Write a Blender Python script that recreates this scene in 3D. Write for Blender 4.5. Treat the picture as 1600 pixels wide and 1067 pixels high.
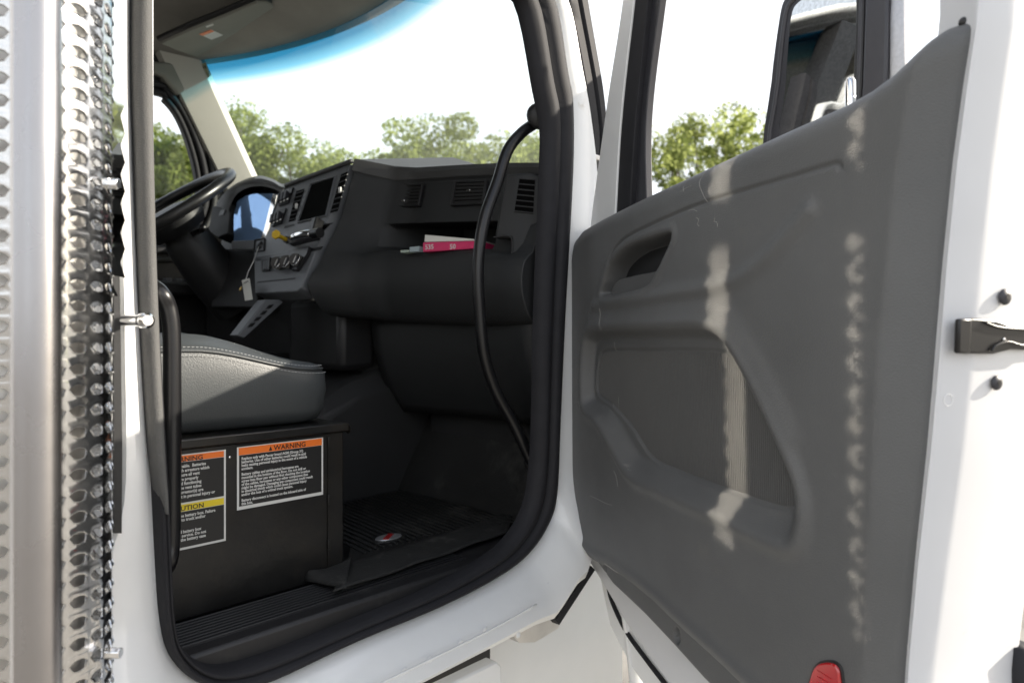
import bpy, math, random
import numpy as np
from mathutils import Vector, Matrix

for o in list(bpy.data.objects): bpy.data.objects.remove(o)
SC = bpy.context.scene
COL = SC.collection
R = math.radians

# ------------------------------------------------------------------ camera
CAM = np.array([0.0, -0.95, 1.60])
YAW = R(43.0)
F = 1067.0
cd = bpy.data.cameras.new('camera'); cam = bpy.data.objects.new('camera', cd); COL.objects.link(cam)
cd.sensor_width = 36.0; cd.lens = 24.0; cd.clip_start = 0.02; cd.clip_end = 3000
cam.location = CAM; cam.rotation_euler = (R(90), 0, YAW - R(90))
cd.dof.use_dof = True; cd.dof.focus_distance = 1.15; cd.dof.aperture_fstop = 4.6
SC.camera = cam

# ------------------------------------------------------------------ light
SUN_EL, SUN_AZ = R(25.0), math.atan2(0.73, -0.68)        # azimuth measured from +Y towards +X
SUN = Vector((math.sin(SUN_AZ) * math.cos(SUN_EL), math.cos(SUN_AZ) * math.cos(SUN_EL), math.sin(SUN_EL)))
w = bpy.data.worlds.new('World'); SC.world = w; w.use_nodes = True
nt = w.node_tree; nt.nodes.clear()
n_out = nt.nodes.new('ShaderNodeOutputWorld'); n_bg = nt.nodes.new('ShaderNodeBackground')
n_sky = nt.nodes.new('ShaderNodeTexSky'); n_sky.sky_type = 'NISHITA'; n_sky.sun_disc = False
n_sky.sun_elevation = SUN_EL; n_sky.sun_rotation = SUN_AZ; n_sky.air_density = 1.0; n_sky.dust_density = 3.0
n_tc = nt.nodes.new('ShaderNodeTexCoord'); n_map = nt.nodes.new('ShaderNodeMapping'); n_map.inputs['Scale'].default_value = (1, 1, 2.6)
n_cl = nt.nodes.new('ShaderNodeTexNoise'); n_cl.inputs['Scale'].default_value = 2.3; n_cl.inputs['Detail'].default_value = 8; n_cl.inputs['Roughness'].default_value = .55
n_rp = nt.nodes.new('ShaderNodeValToRGB'); n_rp.color_ramp.elements[0].position = .44; n_rp.color_ramp.elements[1].position = .62
n_mx = nt.nodes.new('ShaderNodeMix'); n_mx.data_type = 'RGBA'; n_mx.inputs['B'].default_value = (6.0, 6.1, 6.25, 1)
nt.links.new(n_tc.outputs['Generated'], n_map.inputs[0]); nt.links.new(n_map.outputs[0], n_cl.inputs['Vector'])
n_sx = nt.nodes.new('ShaderNodeSeparateXYZ'); n_hz = nt.nodes.new('ShaderNodeMapRange'); n_hz.interpolation_type = 'SMOOTHSTEP'
n_hz.inputs['From Min'].default_value = .38; n_hz.inputs['From Max'].default_value = .80; n_hz.inputs['To Min'].default_value = .80; n_hz.inputs['To Max'].default_value = 0
n_mm = nt.nodes.new('ShaderNodeMath'); n_mm.operation = 'MAXIMUM'
nt.links.new(n_tc.outputs['Generated'], n_sx.inputs[0]); nt.links.new(n_sx.outputs['Z'], n_hz.inputs['Value'])
nt.links.new(n_cl.outputs[0], n_rp.inputs[0]); nt.links.new(n_rp.outputs[0], n_mm.inputs[0]); nt.links.new(n_hz.outputs[0], n_mm.inputs[1]); nt.links.new(n_mm.outputs[0], n_mx.inputs['Factor'])
nt.links.new(n_sky.outputs[0], n_mx.inputs['A']); nt.links.new(n_mx.outputs['Result'], n_bg.inputs[0])
n_bg.inputs['Strength'].default_value = 0.13; nt.links.new(n_bg.outputs[0], n_out.inputs[0])
sd = bpy.data.lights.new('sun', 'SUN'); sun = bpy.data.objects.new('sun', sd); COL.objects.link(sun)
sd.energy = 4.2; sd.angle = R(.53); sd.color = (1, .91, .78)
sun.rotation_euler = SUN.to_track_quat('Z', 'Y').to_euler(); sun.location = (5, -5, 8)
SC.view_settings.view_transform = 'Standard'; SC.view_settings.look = 'None'
SC.view_settings.exposure = 1.1; SC.view_settings.gamma = 1; SC.view_settings.use_curve_mapping = False
SC.render.engine = 'CYCLES'
cy = SC.cycles
cy.use_denoising = True; cy.max_bounces = 10; cy.diffuse_bounces = 5; cy.glossy_bounces = 5; cy.transparent_max_bounces = 16
cy.use_guiding = True; cy.caustics_reflective = True; cy.caustics_refractive = False; cy.sample_clamp_indirect = 12; cy.blur_glossy = 0.0

# ------------------------------------------------------------------ geometry helpers
FW = np.array([math.cos(YAW), math.sin(YAW), 0.0]); RT = np.array([math.sin(YAW), -math.cos(YAW), 0.0]); UP = np.array([0, 0, 1.0])
def ray(px, py): return FW + RT * ((px - 800) / F) + UP * ((533.5 - py) / F)
def onplane(px, py, p0, n):
    r = ray(px, py); n = np.array(n, float); p0 = np.array(p0, float)
    return CAM + r * (np.dot(p0 - CAM, n) / np.dot(r, n))
def PY(px, py, y): return onplane(px, py, (0, y, 0), (0, 1, 0))
def PX(px, py, x): return onplane(px, py, (x, 0, 0), (1, 0, 0))
def PZ(px, py, z): return onplane(px, py, (0, 0, z), (0, 0, 1))
def PD(px, py, d): return CAM + ray(px, py) * d
CZ = 1.60
def zfor(x, y, py):          # height at plan point (x, y) that shows on row py
    d = np.dot(np.array([x, y, 0]) - np.array([CAM[0], CAM[1], 0]), FW)
    return CZ + (533.5 - py) / F * d

def empty(name, loc, label, cat, group=None):
    o = bpy.data.objects.new(name, None); COL.objects.link(o); o.location = loc; o.empty_display_size = .05
    o['label'] = label; o['category'] = cat
    if group: o['group'] = group
    return o
def origin_of(o):
    v = Vector((0, 0, 0))
    while o is not None:
        v = v + o.location; o = o.parent
    return v

class MB:
    def __init__(s): s.v = []; s.f = []
    def add(s, vs, fs):
        b = len(s.v); s.v += [tuple(map(float, p)) for p in vs]; s.f += [tuple(i + b for i in f) for f in fs]; return s
    def box(s, c, size, ax=None):
        c = np.array(c, float); h = np.array(size, float) / 2
        ax = np.eye(3) if ax is None else np.array(ax, float)
        vs = [c + ax[0] * h[0] * i + ax[1] * h[1] * j + ax[2] * h[2] * k for i in (-1, 1) for j in (-1, 1) for k in (-1, 1)]
        return s.add(vs, [(0, 1, 3, 2), (4, 6, 7, 5), (0, 4, 5, 1), (2, 3, 7, 6), (0, 2, 6, 4), (1, 5, 7, 3)])
    def prism(s, poly, ext):
        poly = [np.array(p, float) for p in poly]; ext = np.array(ext, float); n = len(poly)
        vs = poly + [p + ext for p in poly]
        fs = [tuple(range(n))[::-1], tuple(range(n, 2 * n))] + [(i, (i + 1) % n, (i + 1) % n + n, i + n) for i in range(n)]
        return s.add(vs, fs)
    def loft(s, rings, close=True, cap=True, loop=False):
        n = len(rings[0]); vs = [p for r in rings for p in r]; fs = []
        m = len(rings)
        for i in range(m if loop else m - 1):
            for j in range(n if close else n - 1):
                a = i * n + j; b = i * n + (j + 1) % n; i2 = (i + 1) % m
                fs.append((a, b, i2 * n + (j + 1) % n, i2 * n + j))
        if cap and close and not loop:
            fs.append(tuple(range(n))[::-1]); fs.append(tuple((m - 1) * n + j for j in range(n)))
        return s.add(vs, fs)
    def tube(s, path, r, n=12, loop=False, cap=True):
        path = [np.array(p, float) for p in path]; m = len(path); rings = []
        rr = r if hasattr(r, '__len__') else [r] * m
        up = None
        for i in range(m):
            if loop: t = path[(i + 1) % m] - path[i - 1]
            else: t = path[min(i + 1, m - 1)] - path[max(i - 1, 0)]
            t = t / np.linalg.norm(t)
            if up is None:
                a = np.array([0, 0, 1.0]) if abs(t[2]) < .9 else np.array([1.0, 0, 0])
                up = np.cross(np.cross(t, a), t)
            up = up - t * np.dot(up, t); up /= np.linalg.norm(up); sd_ = np.cross(t, up)
            rings.append([path[i] + rr[i] * (math.cos(k * 2 * math.pi / n) * up + math.sin(k * 2 * math.pi / n) * sd_) for k in range(n)])
        return s.loft(rings, True, cap, loop)
    def cyl(s, a, b, r, n=20): return s.tube([a, b], r, n)
    def dome(s, c, ax, r, h, n=20, m=5):
        ax = np.array(ax, float) / np.linalg.norm(ax); a = np.array([0, 0, 1.0]) if abs(ax[2]) < .9 else np.array([1.0, 0, 0])
        u = np.cross(ax, a); u /= np.linalg.norm(u); v = np.cross(ax, u); c = np.array(c, float)
        rings = []
        for i in range(m + 1):
            t = i / m * math.pi / 2 * .98
            rings.append([c + ax * h * math.sin(t) + r * math.cos(t) * (math.cos(k * 2 * math.pi / n) * u + math.sin(k * 2 * math.pi / n) * v) for k in range(n)])
        return s.loft(rings)
    def grid(s, fn, nu, nv):
        vs = [fn(i / nu, j / nv) for i in range(nu + 1) for j in range(nv + 1)]
        fs = [(i * (nv + 1) + j, (i + 1) * (nv + 1) + j, (i + 1) * (nv + 1) + j + 1, i * (nv + 1) + j + 1) for i in range(nu) for j in range(nv)]
        return s.add(vs, fs)
    def build(s, name, mat, parent=None, smooth=False, bevel=0, label=None, kind=None, thick=0, seg=2):
        me = bpy.data.meshes.new(name); o = bpy.data.objects.new(name, me); COL.objects.link(o)
        if parent is not None: o.parent = parent
        og = origin_of(parent) if parent is not None else Vector((0, 0, 0))
        V = np.array(s.v) - np.array(og)
        me.from_pydata(V.tolist(), [], s.f); me.materials.append(mat); me.validate()
        if smooth: me.shade_smooth() if hasattr(me, 'shade_smooth') else None
        if smooth == 'auto':
            me.set_sharp_from_angle(angle=R(38))
        if thick:
            m = o.modifiers.new('solid', 'SOLIDIFY'); m.thickness = thick; m.offset = 0
        if bevel:
            m = o.modifiers.new('bevel', 'BEVEL'); m.width = bevel; m.segments = seg; m.limit_method = 'ANGLE'; m.angle_limit = R(35); m.harden_normals = False
            if not smooth: me.shade_smooth(); me.set_sharp_from_angle(angle=R(35))
        if label: o['label'] = label
        if kind: o['kind'] = kind
        return o

def crom(pts, n=8, loop=False):      # catmull-rom through points
    P = [np.array(p, float) for p in pts]; m = len(P); out = []
    for i in range(m if loop else m - 1):
        p0, p1, p2, p3 = (P[(i - 1) % m] if loop or i > 0 else P[0]), P[i], P[(i + 1) % m], (P[(i + 2) % m] if loop or i + 2 < m else P[-1])
        for k in range(n):
            t = k / n
            out.append(.5 * ((2 * p1) + (-p0 + p2) * t + (2 * p0 - 5 * p1 + 4 * p2 - p3) * t * t + (-p0 + 3 * p1 - 3 * p2 + p3) * t ** 3))
    if not loop: out.append(P[-1])
    return out
def rrect(w_, h_, r, n=5):           # rounded rectangle outline, 2-D
    out = []
    for cx, cy_, a0 in ((w_ / 2 - r, h_ / 2 - r, 0), (-w_ / 2 + r, h_ / 2 - r, 90), (-w_ / 2 + r, -h_ / 2 + r, 180), (w_ / 2 - r, -h_ / 2 + r, 270)):
        for k in range(n + 1):
            a = R(a0 + 90 * k / n); out.append((cx + r * math.cos(a), cy_ + r * math.sin(a)))
    return out
def resample(pts, n):
    P = np.array(pts, float); s = np.r_[0, np.cumsum(np.linalg.norm(np.diff(P, axis=0), axis=1))]
    t = np.linspace(0, s[-1], n); return np.stack([np.interp(t, s, P[:, k]) for k in range(P.shape[1])], 1)

# ------------------------------------------------------------------ materials
def mat(name, col, rough=.5, metal=0, spec=.5, var=0, vscale=8, bump=0, bscale=300, coat=0, dirt=None, dscale=4, dlo=.55, dhi=.75, rvar=0):
    m = bpy.data.materials.new(name); m.use_nodes = True; t = m.node_tree; b = t.nodes['Principled BSDF']
    b.inputs['Base Color'].default_value = (*col, 1); b.inputs['Roughness'].default_value = rough; b.inputs['Metallic'].default_value = metal
    b.inputs['Specular IOR Level'].default_value = spec; b.inputs['Coat Weight'].default_value = coat; b.inputs['Coat Roughness'].default_value = .04
    tc = t.nodes.new('ShaderNodeTexCoord'); last = None
    if var or dirt is not None:
        n1 = t.nodes.new('ShaderNodeTexNoise'); n1.inputs['Scale'].default_value = vscale; n1.inputs['Detail'].default_value = 6
        t.links.new(tc.outputs['Object'], n1.inputs['Vector'])
        r1 = t.nodes.new('ShaderNodeValToRGB'); r1.color_ramp.elements[0].position = .3; r1.color_ramp.elements[1].position = .7
        r1.color_ramp.elements[0].color = (*[max(0, c * (1 - var)) for c in col], 1); r1.color_ramp.elements[1].color = (*[min(1, c * (1 + var)) for c in col], 1)
        t.links.new(n1.outputs[0], r1.inputs[0]); last = r1.outputs[0]
        if dirt is not None:
            n2 = t.nodes.new('ShaderNodeTexNoise'); n2.inputs['Scale'].default_value = dscale; n2.inputs['Detail'].default_value = 9; n2.inputs['Roughness'].default_value = .7
            t.links.new(tc.outputs['Object'], n2.inputs['Vector'])
            r2 = t.nodes.new('ShaderNodeValToRGB'); r2.color_ramp.elements[0].position = dlo; r2.color_ramp.elements[1].position = dhi
            mx = t.nodes.new('ShaderNodeMix'); mx.data_type = 'RGBA'; mx.inputs['B'].default_value = (*dirt, 1)
            t.links.new(n2.outputs[0], r2.inputs[0]); t.links.new(r2.outputs[0], mx.inputs['Factor']); t.links.new(last, mx.inputs['A']); last = mx.outputs['Result']
        t.links.new(last, b.inputs['Base Color'])
    if rvar:
        n4 = t.nodes.new('ShaderNodeTexNoise'); n4.inputs['Scale'].default_value = 14; n4.inputs['Detail'].default_value = 8
        mr = t.nodes.new('ShaderNodeMapRange'); mr.inputs['To Min'].default_value = max(.02, rough - rvar); mr.inputs['To Max'].default_value = rough + rvar
        mr.inputs['From Min'].default_value = .3; mr.inputs['From Max'].default_value = .7
        t.links.new(tc.outputs['Object'], n4.inputs['Vector']); t.links.new(n4.outputs[0], mr.inputs['Value']); t.links.new(mr.outputs[0], b.inputs['Roughness'])
    if bump:
        n3 = t.nodes.new('ShaderNodeTexNoise'); n3.inputs['Scale'].default_value = bscale; n3.inputs['Detail'].default_value = 3
        bp = t.nodes.new('ShaderNodeBump'); bp.inputs['Strength'].default_value = bump; bp.inputs['Distance'].default_value = .001
        t.links.new(tc.outputs['Object'], n3.inputs['Vector']); t.links.new(n3.outputs[0], bp.inputs['Height']); t.links.new(bp.outputs[0], b.inputs['Normal'])
    return m
M = {}
M['white'] = mat('white_paint', (.78, .79, .79), .28, spec=.5, coat=.6, var=.02, dirt=(.5, .47, .4), dscale=7, dlo=.66, dhi=.8)
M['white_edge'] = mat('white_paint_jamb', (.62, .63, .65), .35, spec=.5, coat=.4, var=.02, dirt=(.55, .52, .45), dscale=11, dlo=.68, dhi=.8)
M['seal'] = mat('rubber_seal', (.016, .016, .019), .68, spec=.3, var=.12, vscale=30, bump=.35, bscale=420)
M['black'] = mat('black_plastic', (.012, .012, .013), .5, var=.2, bump=.2)
M['gloss_black'] = mat('gloss_black', (.007, .007, .008), .33, spec=.5)
M['steel_black'] = mat('black_painted_steel', (.006, .006, .006), .36, var=.3, vscale=5, bump=.2, bscale=160, dirt=(.022, .018, .013), dscale=6, dlo=.5, dhi=.75, rvar=.08)
M['panel'] = mat('grey_door_plastic', (.098, .100, .101), .48, var=.09, vscale=5, bump=.7, bscale=560, dirt=(.13, .125, .115), dscale=12, dlo=.62, dhi=.85, rvar=.05)
M['grille'] = mat('grey_grille_plastic', (.085, .085, .083), .5, var=.05)
M['dash'] = mat('charcoal_dash_plastic', (.017, .018, .019), .62, var=.08, bump=.4, bscale=500)
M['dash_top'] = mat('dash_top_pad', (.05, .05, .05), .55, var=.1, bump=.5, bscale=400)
M['fascia'] = mat('grey_fascia', (.13, .137, .148), .42, var=.05, bump=.15, bscale=600)
M['under'] = mat('lower_dash_plastic', (.014, .014, .0145), .6, var=.12, bump=.3, bscale=300)
M['liner'] = mat('headliner_fabric', (.30, .29, .265), .95, spec=.1, var=.12, vscale=6, bump=.8, bscale=900)
M['visor'] = mat('visor_vinyl', (.24, .24, .215), .8, spec=.2, var=.04, bump=.2, bscale=500)
M['pillar'] = mat('pillar_trim', (.52, .51, .46), .6, var=.03, bump=.2, bscale=500)
M['vinyl'] = mat('grey_seat_vinyl', (.046, .051, .053), .42, var=.05, bump=.35, bscale=420, dirt=(.07, .07, .065), dscale=8, dlo=.6, dhi=.85)
M['thread'] = mat('seat_thread', (.4, .41, .41), .7)
M['mat'] = mat('rubber_mat', (.009, .009, .0085), .6, var=.3, vscale=9, bump=.4, bscale=250, dirt=(.075, .072, .066), dscale=7, dlo=.55, dhi=.85)
M['floor'] = mat('cab_floor', (.011, .011, .0125), .5, var=.3, dirt=(.05, .048, .045), dscale=12, dlo=.58, dhi=.85)
M['chrome'] = mat('polished_metal', (.86, .86, .86), .12, metal=1, rvar=.06)
M['rail'] = mat('brushed_aluminium', (.38, .37, .375), .27, metal=1, rvar=.05)
M['shield'] = mat('polished_shield_metal', (.60, .60, .60), .16, metal=1, rvar=.08, bump=.25, bscale=60, var=.06, vscale=30)
M['pipe'] = mat('exhaust_pipe_metal', (.72, .70, .67), .42, metal=1, rvar=.1, var=.2)
M['orange'] = mat('orange_print', (.78, .17, .02), .45)
M['yellow'] = mat('yellow_print', (.72, .55, .02), .45)
M['label_black'] = mat('label_black', (.012, .012, .012), .4)
M['label_white'] = mat('label_white', (.62, .62, .6), .5)
M['red'] = mat('red_reflector', (.45, .008, .012), .12, spec=.8, coat=1)
M['pink'] = mat('pink_cover', (.62, .03, .13), .4)
M['paper'] = mat('paper', (.66, .65, .6), .8, var=.05)
M['knob_yellow'] = mat('yellow_knob_plastic', (.7, .45, .01), .35)
M['void'] = mat('deep_black', (.003, .003, .003), .9, spec=.05)
M['mirror'] = mat('mirror_glass', (.5, .52, .53), .03, metal=1, var=.15, vscale=150)
M['mirror_shell'] = mat('mirror_shell_plastic', (.03, .03, .036), .45, var=.1, bump=.2)
M['badge'] = mat('badge_silver', (.42, .42, .43), .35, metal=.6)
def glass(name, tint=None, refl=.06):
    m = bpy.data.materials.new(name); m.use_nodes = True; t = m.node_tree; t.nodes.clear()
    o = t.nodes.new('ShaderNodeOutputMaterial'); mx = t.nodes.new('ShaderNodeMixShader'); tr = t.nodes.new('ShaderNodeBsdfTransparent'); gl = t.nodes.new('ShaderNodeBsdfGlossy')
    gl.inputs['Roughness'].default_value = .02; tr.inputs[0].default_value = (.95, .97, .96, 1)
    lw = t.nodes.new('ShaderNodeLayerWeight'); lw.inputs['Blend'].default_value = .25
    mr = t.nodes.new('ShaderNodeMapRange'); mr.inputs['To Min'].default_value = refl * .3; mr.inputs['To Max'].default_value = refl * 3
    t.links.new(lw.outputs['Fresnel'], mr.inputs['Value']); t.links.new(mr.outputs[0], mx.inputs[0]); t.links.new(tr.outputs[0], mx.inputs[1]); t.links.new(gl.outputs[0], mx.inputs[2]); t.links.new(mx.outputs[0], o.inputs[0])
    return m, t, tr
M['glass'], _, _ = glass('clear_glass')
M['windshield'], wt, wtr = glass('tinted_windshield_glass')
# shade band: a UV-free ramp over the pane's own height (attribute 'band')
at = wt.nodes.new('ShaderNodeAttribute'); at.attribute_name = 'band'
rp = wt.nodes.new('ShaderNodeValToRGB'); e = rp.color_ramp.elements
e[0].position = 0; e[0].color = (.93, .97, .96, 1); e[1].position = 1; e[1].color = (.004, .11, .22, 1)
x1 = e.new(.825); x1.color = (.90, .97, .96, 1); x2 = e.new(.865); x2.color = (.18, .52, .66, 1); x3 = e.new(.91); x3.color = (.02, .20, .34, 1)
tl_ = wt.nodes.new('ShaderNodeBsdfTranslucent'); tl_.inputs[0].default_value = (.8, .85, .8, 1); mxf = wt.nodes.new('ShaderNodeMixShader'); outn = [n for n in wt.nodes if n.type == 'OUTPUT_MATERIAL'][0]; m0 = [n for n in wt.nodes if n.type == 'MIX_SHADER' and n != mxf][0]
tcw = wt.nodes.new('ShaderNodeTexCoord'); nw = wt.nodes.new('ShaderNodeTexNoise'); nw.inputs['Scale'].default_value = 5; nw.inputs['Detail'].default_value = 8; mw = wt.nodes.new('ShaderNodeMapRange'); mw.inputs['To Min'].default_value = .012; mw.inputs['To Max'].default_value = .05
wt.links.new(tcw.outputs['Object'], nw.inputs['Vector']); wt.links.new(nw.outputs[0], mw.inputs['Value']); wt.links.new(mw.outputs[0], mxf.inputs[0]); wt.links.new(m0.outputs[0], mxf.inputs[1]); wt.links.new(tl_.outputs[0], mxf.inputs[2]); wt.links.new(mxf.outputs[0], outn.inputs[0])
wt.links.new(at.outputs['Fac'], rp.inputs[0]); wt.links.new(rp.outputs[0], wtr.inputs[0])

def text(name, body, size, org, xax, zax, m, parent, ext=.00012, align='LEFT', sx=1.0, line=1.0, bold=0.0):
    c = bpy.data.curves.new(name, 'FONT'); c.body = body; c.size = size; c.align_x = align; c.align_y = 'TOP'; c.extrude = ext; c.space_line = line; c.offset = bold; c.resolution_u = 2
    c.materials.append(m); o = bpy.data.objects.new(name, c); COL.objects.link(o)
    x = Vector(xax).normalized(); z = Vector(zax).normalized(); n = x.cross(z)
    mt = Matrix((x * sx, z, n)).transposed().to_4x4(); mt.translation = Vector(org) - origin_of(parent)
    o.parent = parent; o.matrix_local = mt
    bpy.context.view_layer.update()
    me = bpy.data.meshes.new_from_object(o.evaluated_get(bpy.context.evaluated_depsgraph_get()))
    q = bpy.data.objects.new(name, me); COL.objects.link(q); q.parent = parent; q.matrix_local = mt; bpy.data.objects.remove(o); q.name = name
    if not me.materials: me.materials.append(m)
    return q

FLOOR = 1.165
# ================================================================== the ground, trees
rnd = random.Random(4)
g = MB(); g.add([(-400, -400, 0), (400, -400, 0), (400, 400, 0), (-400, 400, 0)], [(0, 1, 2, 3)])
M['ground'] = mat('gravel_lot', (.25, .235, .21), .9, var=.3, vscale=3, bump=.5, bscale=60)
gr = g.build('ground', M['ground'], kind='structure'); gr['label'] = 'pale gravel lot under and around the truck'
M['grass'] = mat('verge_grass', (.09, .12, .03), .9, var=.4, vscale=2)
g = MB(); g.add([(18, -120, .02), (300, -120, .02), (300, 300, .02), (18, 300, .02)], [(0, 1, 2, 3)]); o = g.build('verge', M['grass'], kind='structure'); o['label'] = 'grass verge below the trees'

def leafmat(name, col, tr):
    m = bpy.data.materials.new(name); m.use_nodes = True; t = m.node_tree; t.nodes.clear()
    o = t.nodes.new('ShaderNodeOutputMaterial'); d = t.nodes.new('ShaderNodeBsdfDiffuse'); l = t.nodes.new('ShaderNodeBsdfTranslucent'); mx = t.nodes.new('ShaderNodeMixShader'); mx.inputs[0].default_value = .5
    tc = t.nodes.new('ShaderNodeTexCoord'); n1 = t.nodes.new('ShaderNodeTexNoise'); n1.inputs['Scale'].default_value = .9; n1.inputs['Detail'].default_value = 5
    r1 = t.nodes.new('ShaderNodeValToRGB'); r1.color_ramp.elements[0].position = .35; r1.color_ramp.elements[1].position = .65
    r1.color_ramp.elements[0].color = (*[c * .6 for c in col], 1); r1.color_ramp.elements[1].color = (*[c * 1.3 for c in col], 1)
    r2 = t.nodes.new('ShaderNodeValToRGB'); r2.color_ramp.elements[0].position = .35; r2.color_ramp.elements[1].position = .65
    r2.color_ramp.elements[0].color = (*[c * .7 for c in tr], 1); r2.color_ramp.elements[1].color = (*[c * 1.3 for c in tr], 1)
    t.links.new(tc.outputs['Object'], n1.inputs['Vector']); t.links.new(n1.outputs[0], r1.inputs[0]); t.links.new(n1.outputs[0], r2.inputs[0]); t.links.new(r1.outputs[0], d.inputs[0]); t.links.new(r2.outputs[0], l.inputs[0])
    t.links.new(d.outputs[0], mx.inputs[1]); t.links.new(l.outputs[0], mx.inputs[2]); t.links.new(mx.outputs[0], o.inputs[0]); return m
M['leaf_a'] = leafmat('pale_leaves', (.12, .145, .045), (.50, .56, .20))
M['leaf_b'] = leafmat('green_leaves', (.09, .12, .035), (.42, .50, .14))
M['bark'] = mat('bark', (.12, .10, .08), .9, var=.3, bump=.6, bscale=20)
def crown_mesh(name, seed, H, rad, nl, m, leaf=.16, base=.3, loose=0.0):
    rg = np.random.RandomState(seed)
    nb = 46; zc = rg.uniform(base, .93, nb); rr = rad * np.sqrt(np.clip(1 - ((zc - .58) / .42) ** 2, .05, 1)) * rg.uniform(.15, 1, nb) ** .6
    an = rg.uniform(0, 2 * math.pi, nb); bc = np.stack([rr * np.cos(an), rr * np.sin(an), zc * H], 1); br = rad * rg.uniform(.16, .36, nb) * (1 - .3 * loose)
    k = rg.randint(0, nb, nl); dv = rg.normal(size=(nl, 3)); dv /= np.linalg.norm(dv, axis=1)[:, None]
    P = bc[k] + dv * (br[k] * rg.uniform(.55, 1.12, nl) ** (1 if not loose else .6))[:, None] * np.array([1, 1, .8])
    n = dv + rg.normal(size=(nl, 3)) * .9; n /= np.linalg.norm(n, axis=1)[:, None]
    a = rg.normal(size=(nl, 3)); u = np.cross(n, a); u /= np.linalg.norm(u, axis=1)[:, None]; v = np.cross(n, u)
    s = leaf * rg.uniform(.6, 1.4, nl)[:, None]
    V = np.stack([P - u * s * .5, P - v * s * .34 + u * s * .1, P + u * s * .6, P + v * s * .34], 1).reshape(-1, 3)
    me = bpy.data.meshes.new(name); me.from_pydata(V.tolist(), [], [(4 * i, 4 * i + 1, 4 * i + 2, 4 * i + 3) for i in range(nl)]); me.materials.append(m)
    return me, bc
def trunk_mesh(name, seed, H, bc):
    rg = random.Random(seed); mb = MB(); top = H * .62
    mb.tube([(0, 0, -.1), (.05, .03, H * .2), (-.05, .08, H * .42), (.05, 0, top)], [H * .022, H * .017, H * .012, H * .006], 9)
    for c in bc[:: 2]:
        z0 = H * rg.uniform(.22, .5); mid = np.array([c[0] * .5, c[1] * .5, (z0 + c[2]) / 2 + .1])
        mb.tube([(0, 0, z0), mid, c], [H * .008, H * .005, H * .002], 6)
    me = bpy.data.meshes.new(name); me.from_pydata(mb.v, [], mb.f); me.materials.append(M['bark']); me.shade_smooth(); return me
kinds = []
for i, (H, rad, nl, m, leaf, loose) in enumerate([(12, 3.9, 26000, 'leaf_a', .15, .1), (10.5, 3.5, 20000, 'leaf_a', .15, .4), (12, 3.3, 14000, 'leaf_a', .16, 1.0), (11, 3.8, 24000, 'leaf_b', .16, .2)]):
    cm, bc = crown_mesh('crown', 10 + i, H, rad, nl, M[m], leaf, loose=loose); kinds.append((H, cm, trunk_mesh('trunk', 20 + i, H, bc)))
def tree(px, ytop, dist, k, rot, label, name='broadleaf_tree'):
    H, cm, tm = kinds[k]; p = PD(px, 533.5, dist); h = 1.6 + (533.5 - ytop) / F * dist; s = h / (H * .99)
    t = empty(name, (p[0], p[1], 0), label, 'tree', 'trees beyond the lot'); t.scale = (s, s, s); t.rotation_euler.z = rot
    for nm, me in (('crown', cm), ('trunk', tm)):
        o = bpy.data.objects.new(nm, me); COL.objects.link(o); o.parent = t
tree(215, 178, 44, 3, .3, 'green tree seen through the driver side window')
tree(262, 215, 48, 2, 1.9, 'loose thin tree in the driver side window, right of the taller green one')
tree(395, 172, 46, 0, 1.1, 'tall pale tree behind the left end of the windshield')
tree(330, 205, 50, 1, 2.2, 'pale tree behind the light driver side pillar')
tree(470, 212, 47, 1, 4.0, 'medium pale tree above the instrument panel, right of the tallest')
tree(570, 222, 52, 0, 2.9, 'low pale tree behind the centre of the windshield')
tree(700, 182, 42, 1, .8, 'pale tree behind the passenger end of the dashboard')
tree(790, 200, 45, 0, 5.1, 'pale tree behind the black grab handle')
tree(885, 215, 50, 3, 1.7, 'green tree hidden mostly by the passenger door pillar')
tree(1020, 196, 34, 2, 3.3, 'loose green tree at the front edge of the open door window')
tree(1112, 176, 36, 2, .5, 'loose branching tree in the middle of the open door window')
tree(1215, 160, 38, 1, 2.4, 'yellow green tree beside the black door mirror')
tree(1330, 190, 36, 3, 3.9, 'green tree behind the black door mirror')

# ================================================================== truck cab (shell)
CAB = empty('truck_cab', (1.0, .85, .5), 'white truck cab seen through its open passenger doorway', 'truck')
SEALO = [(203, 0), (205, 200), (214, 400), (222, 534), (235, 760), (240, 860), (247, 960), (262, 1020), (300, 1060), (350, 1074), (415, 1060), (546, 999), (677, 946), (765, 902), (815, 866), (848, 820), (862, 774), (867, 669), (875, 500), (888, 272), (888, 160), (881, 118), (859, 0)]
SEALI = [(236, 0), (238, 200), (243, 400), (248, 534), (261, 760), (266, 880), (270, 960), (280, 1004), (310, 1034), (352, 1042), (430, 1020), (560, 968), (680, 917), (760, 872), (800, 835), (824, 790), (834, 732), (838, 660), (841, 500), (850, 272), (851, 200), (840, 140), (810, 0)]
def extend(ring2, out):
    # carry both sides up to the door header (above the frame) and close over the top
    L = ring2[0]; Rr = ring2[-1]; z = CZ + .80 + out
    return [np.array([(L[0] + .0), L[1], z - .05]), L], [Rr, np.array([Rr[0] - .16 + out * .3, Rr[1], z - .05])]
def closed(px, y, out, n=5):
    P = [PY(a, b, y) for a, b in px]
    zt = CZ + .78 + out
    xl, xr = P[0][0], P[-1][0]
    top = [np.array([xr - .10 + out * .4, y, zt - .10]), np.array([xr - .20, y, zt]), np.array([(xl + xr) / 2, y, zt + .01]), np.array([xl + .10, y, zt]), np.array([xl + .01 - out * .2, y, zt - .12])]
    return crom(P + top, n, loop=True)
SO = closed(SEALO, 0, .04); SI = closed(SEALI, 0, 0)
SOf = [p for p in SO]; N = len(SO)
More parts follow.
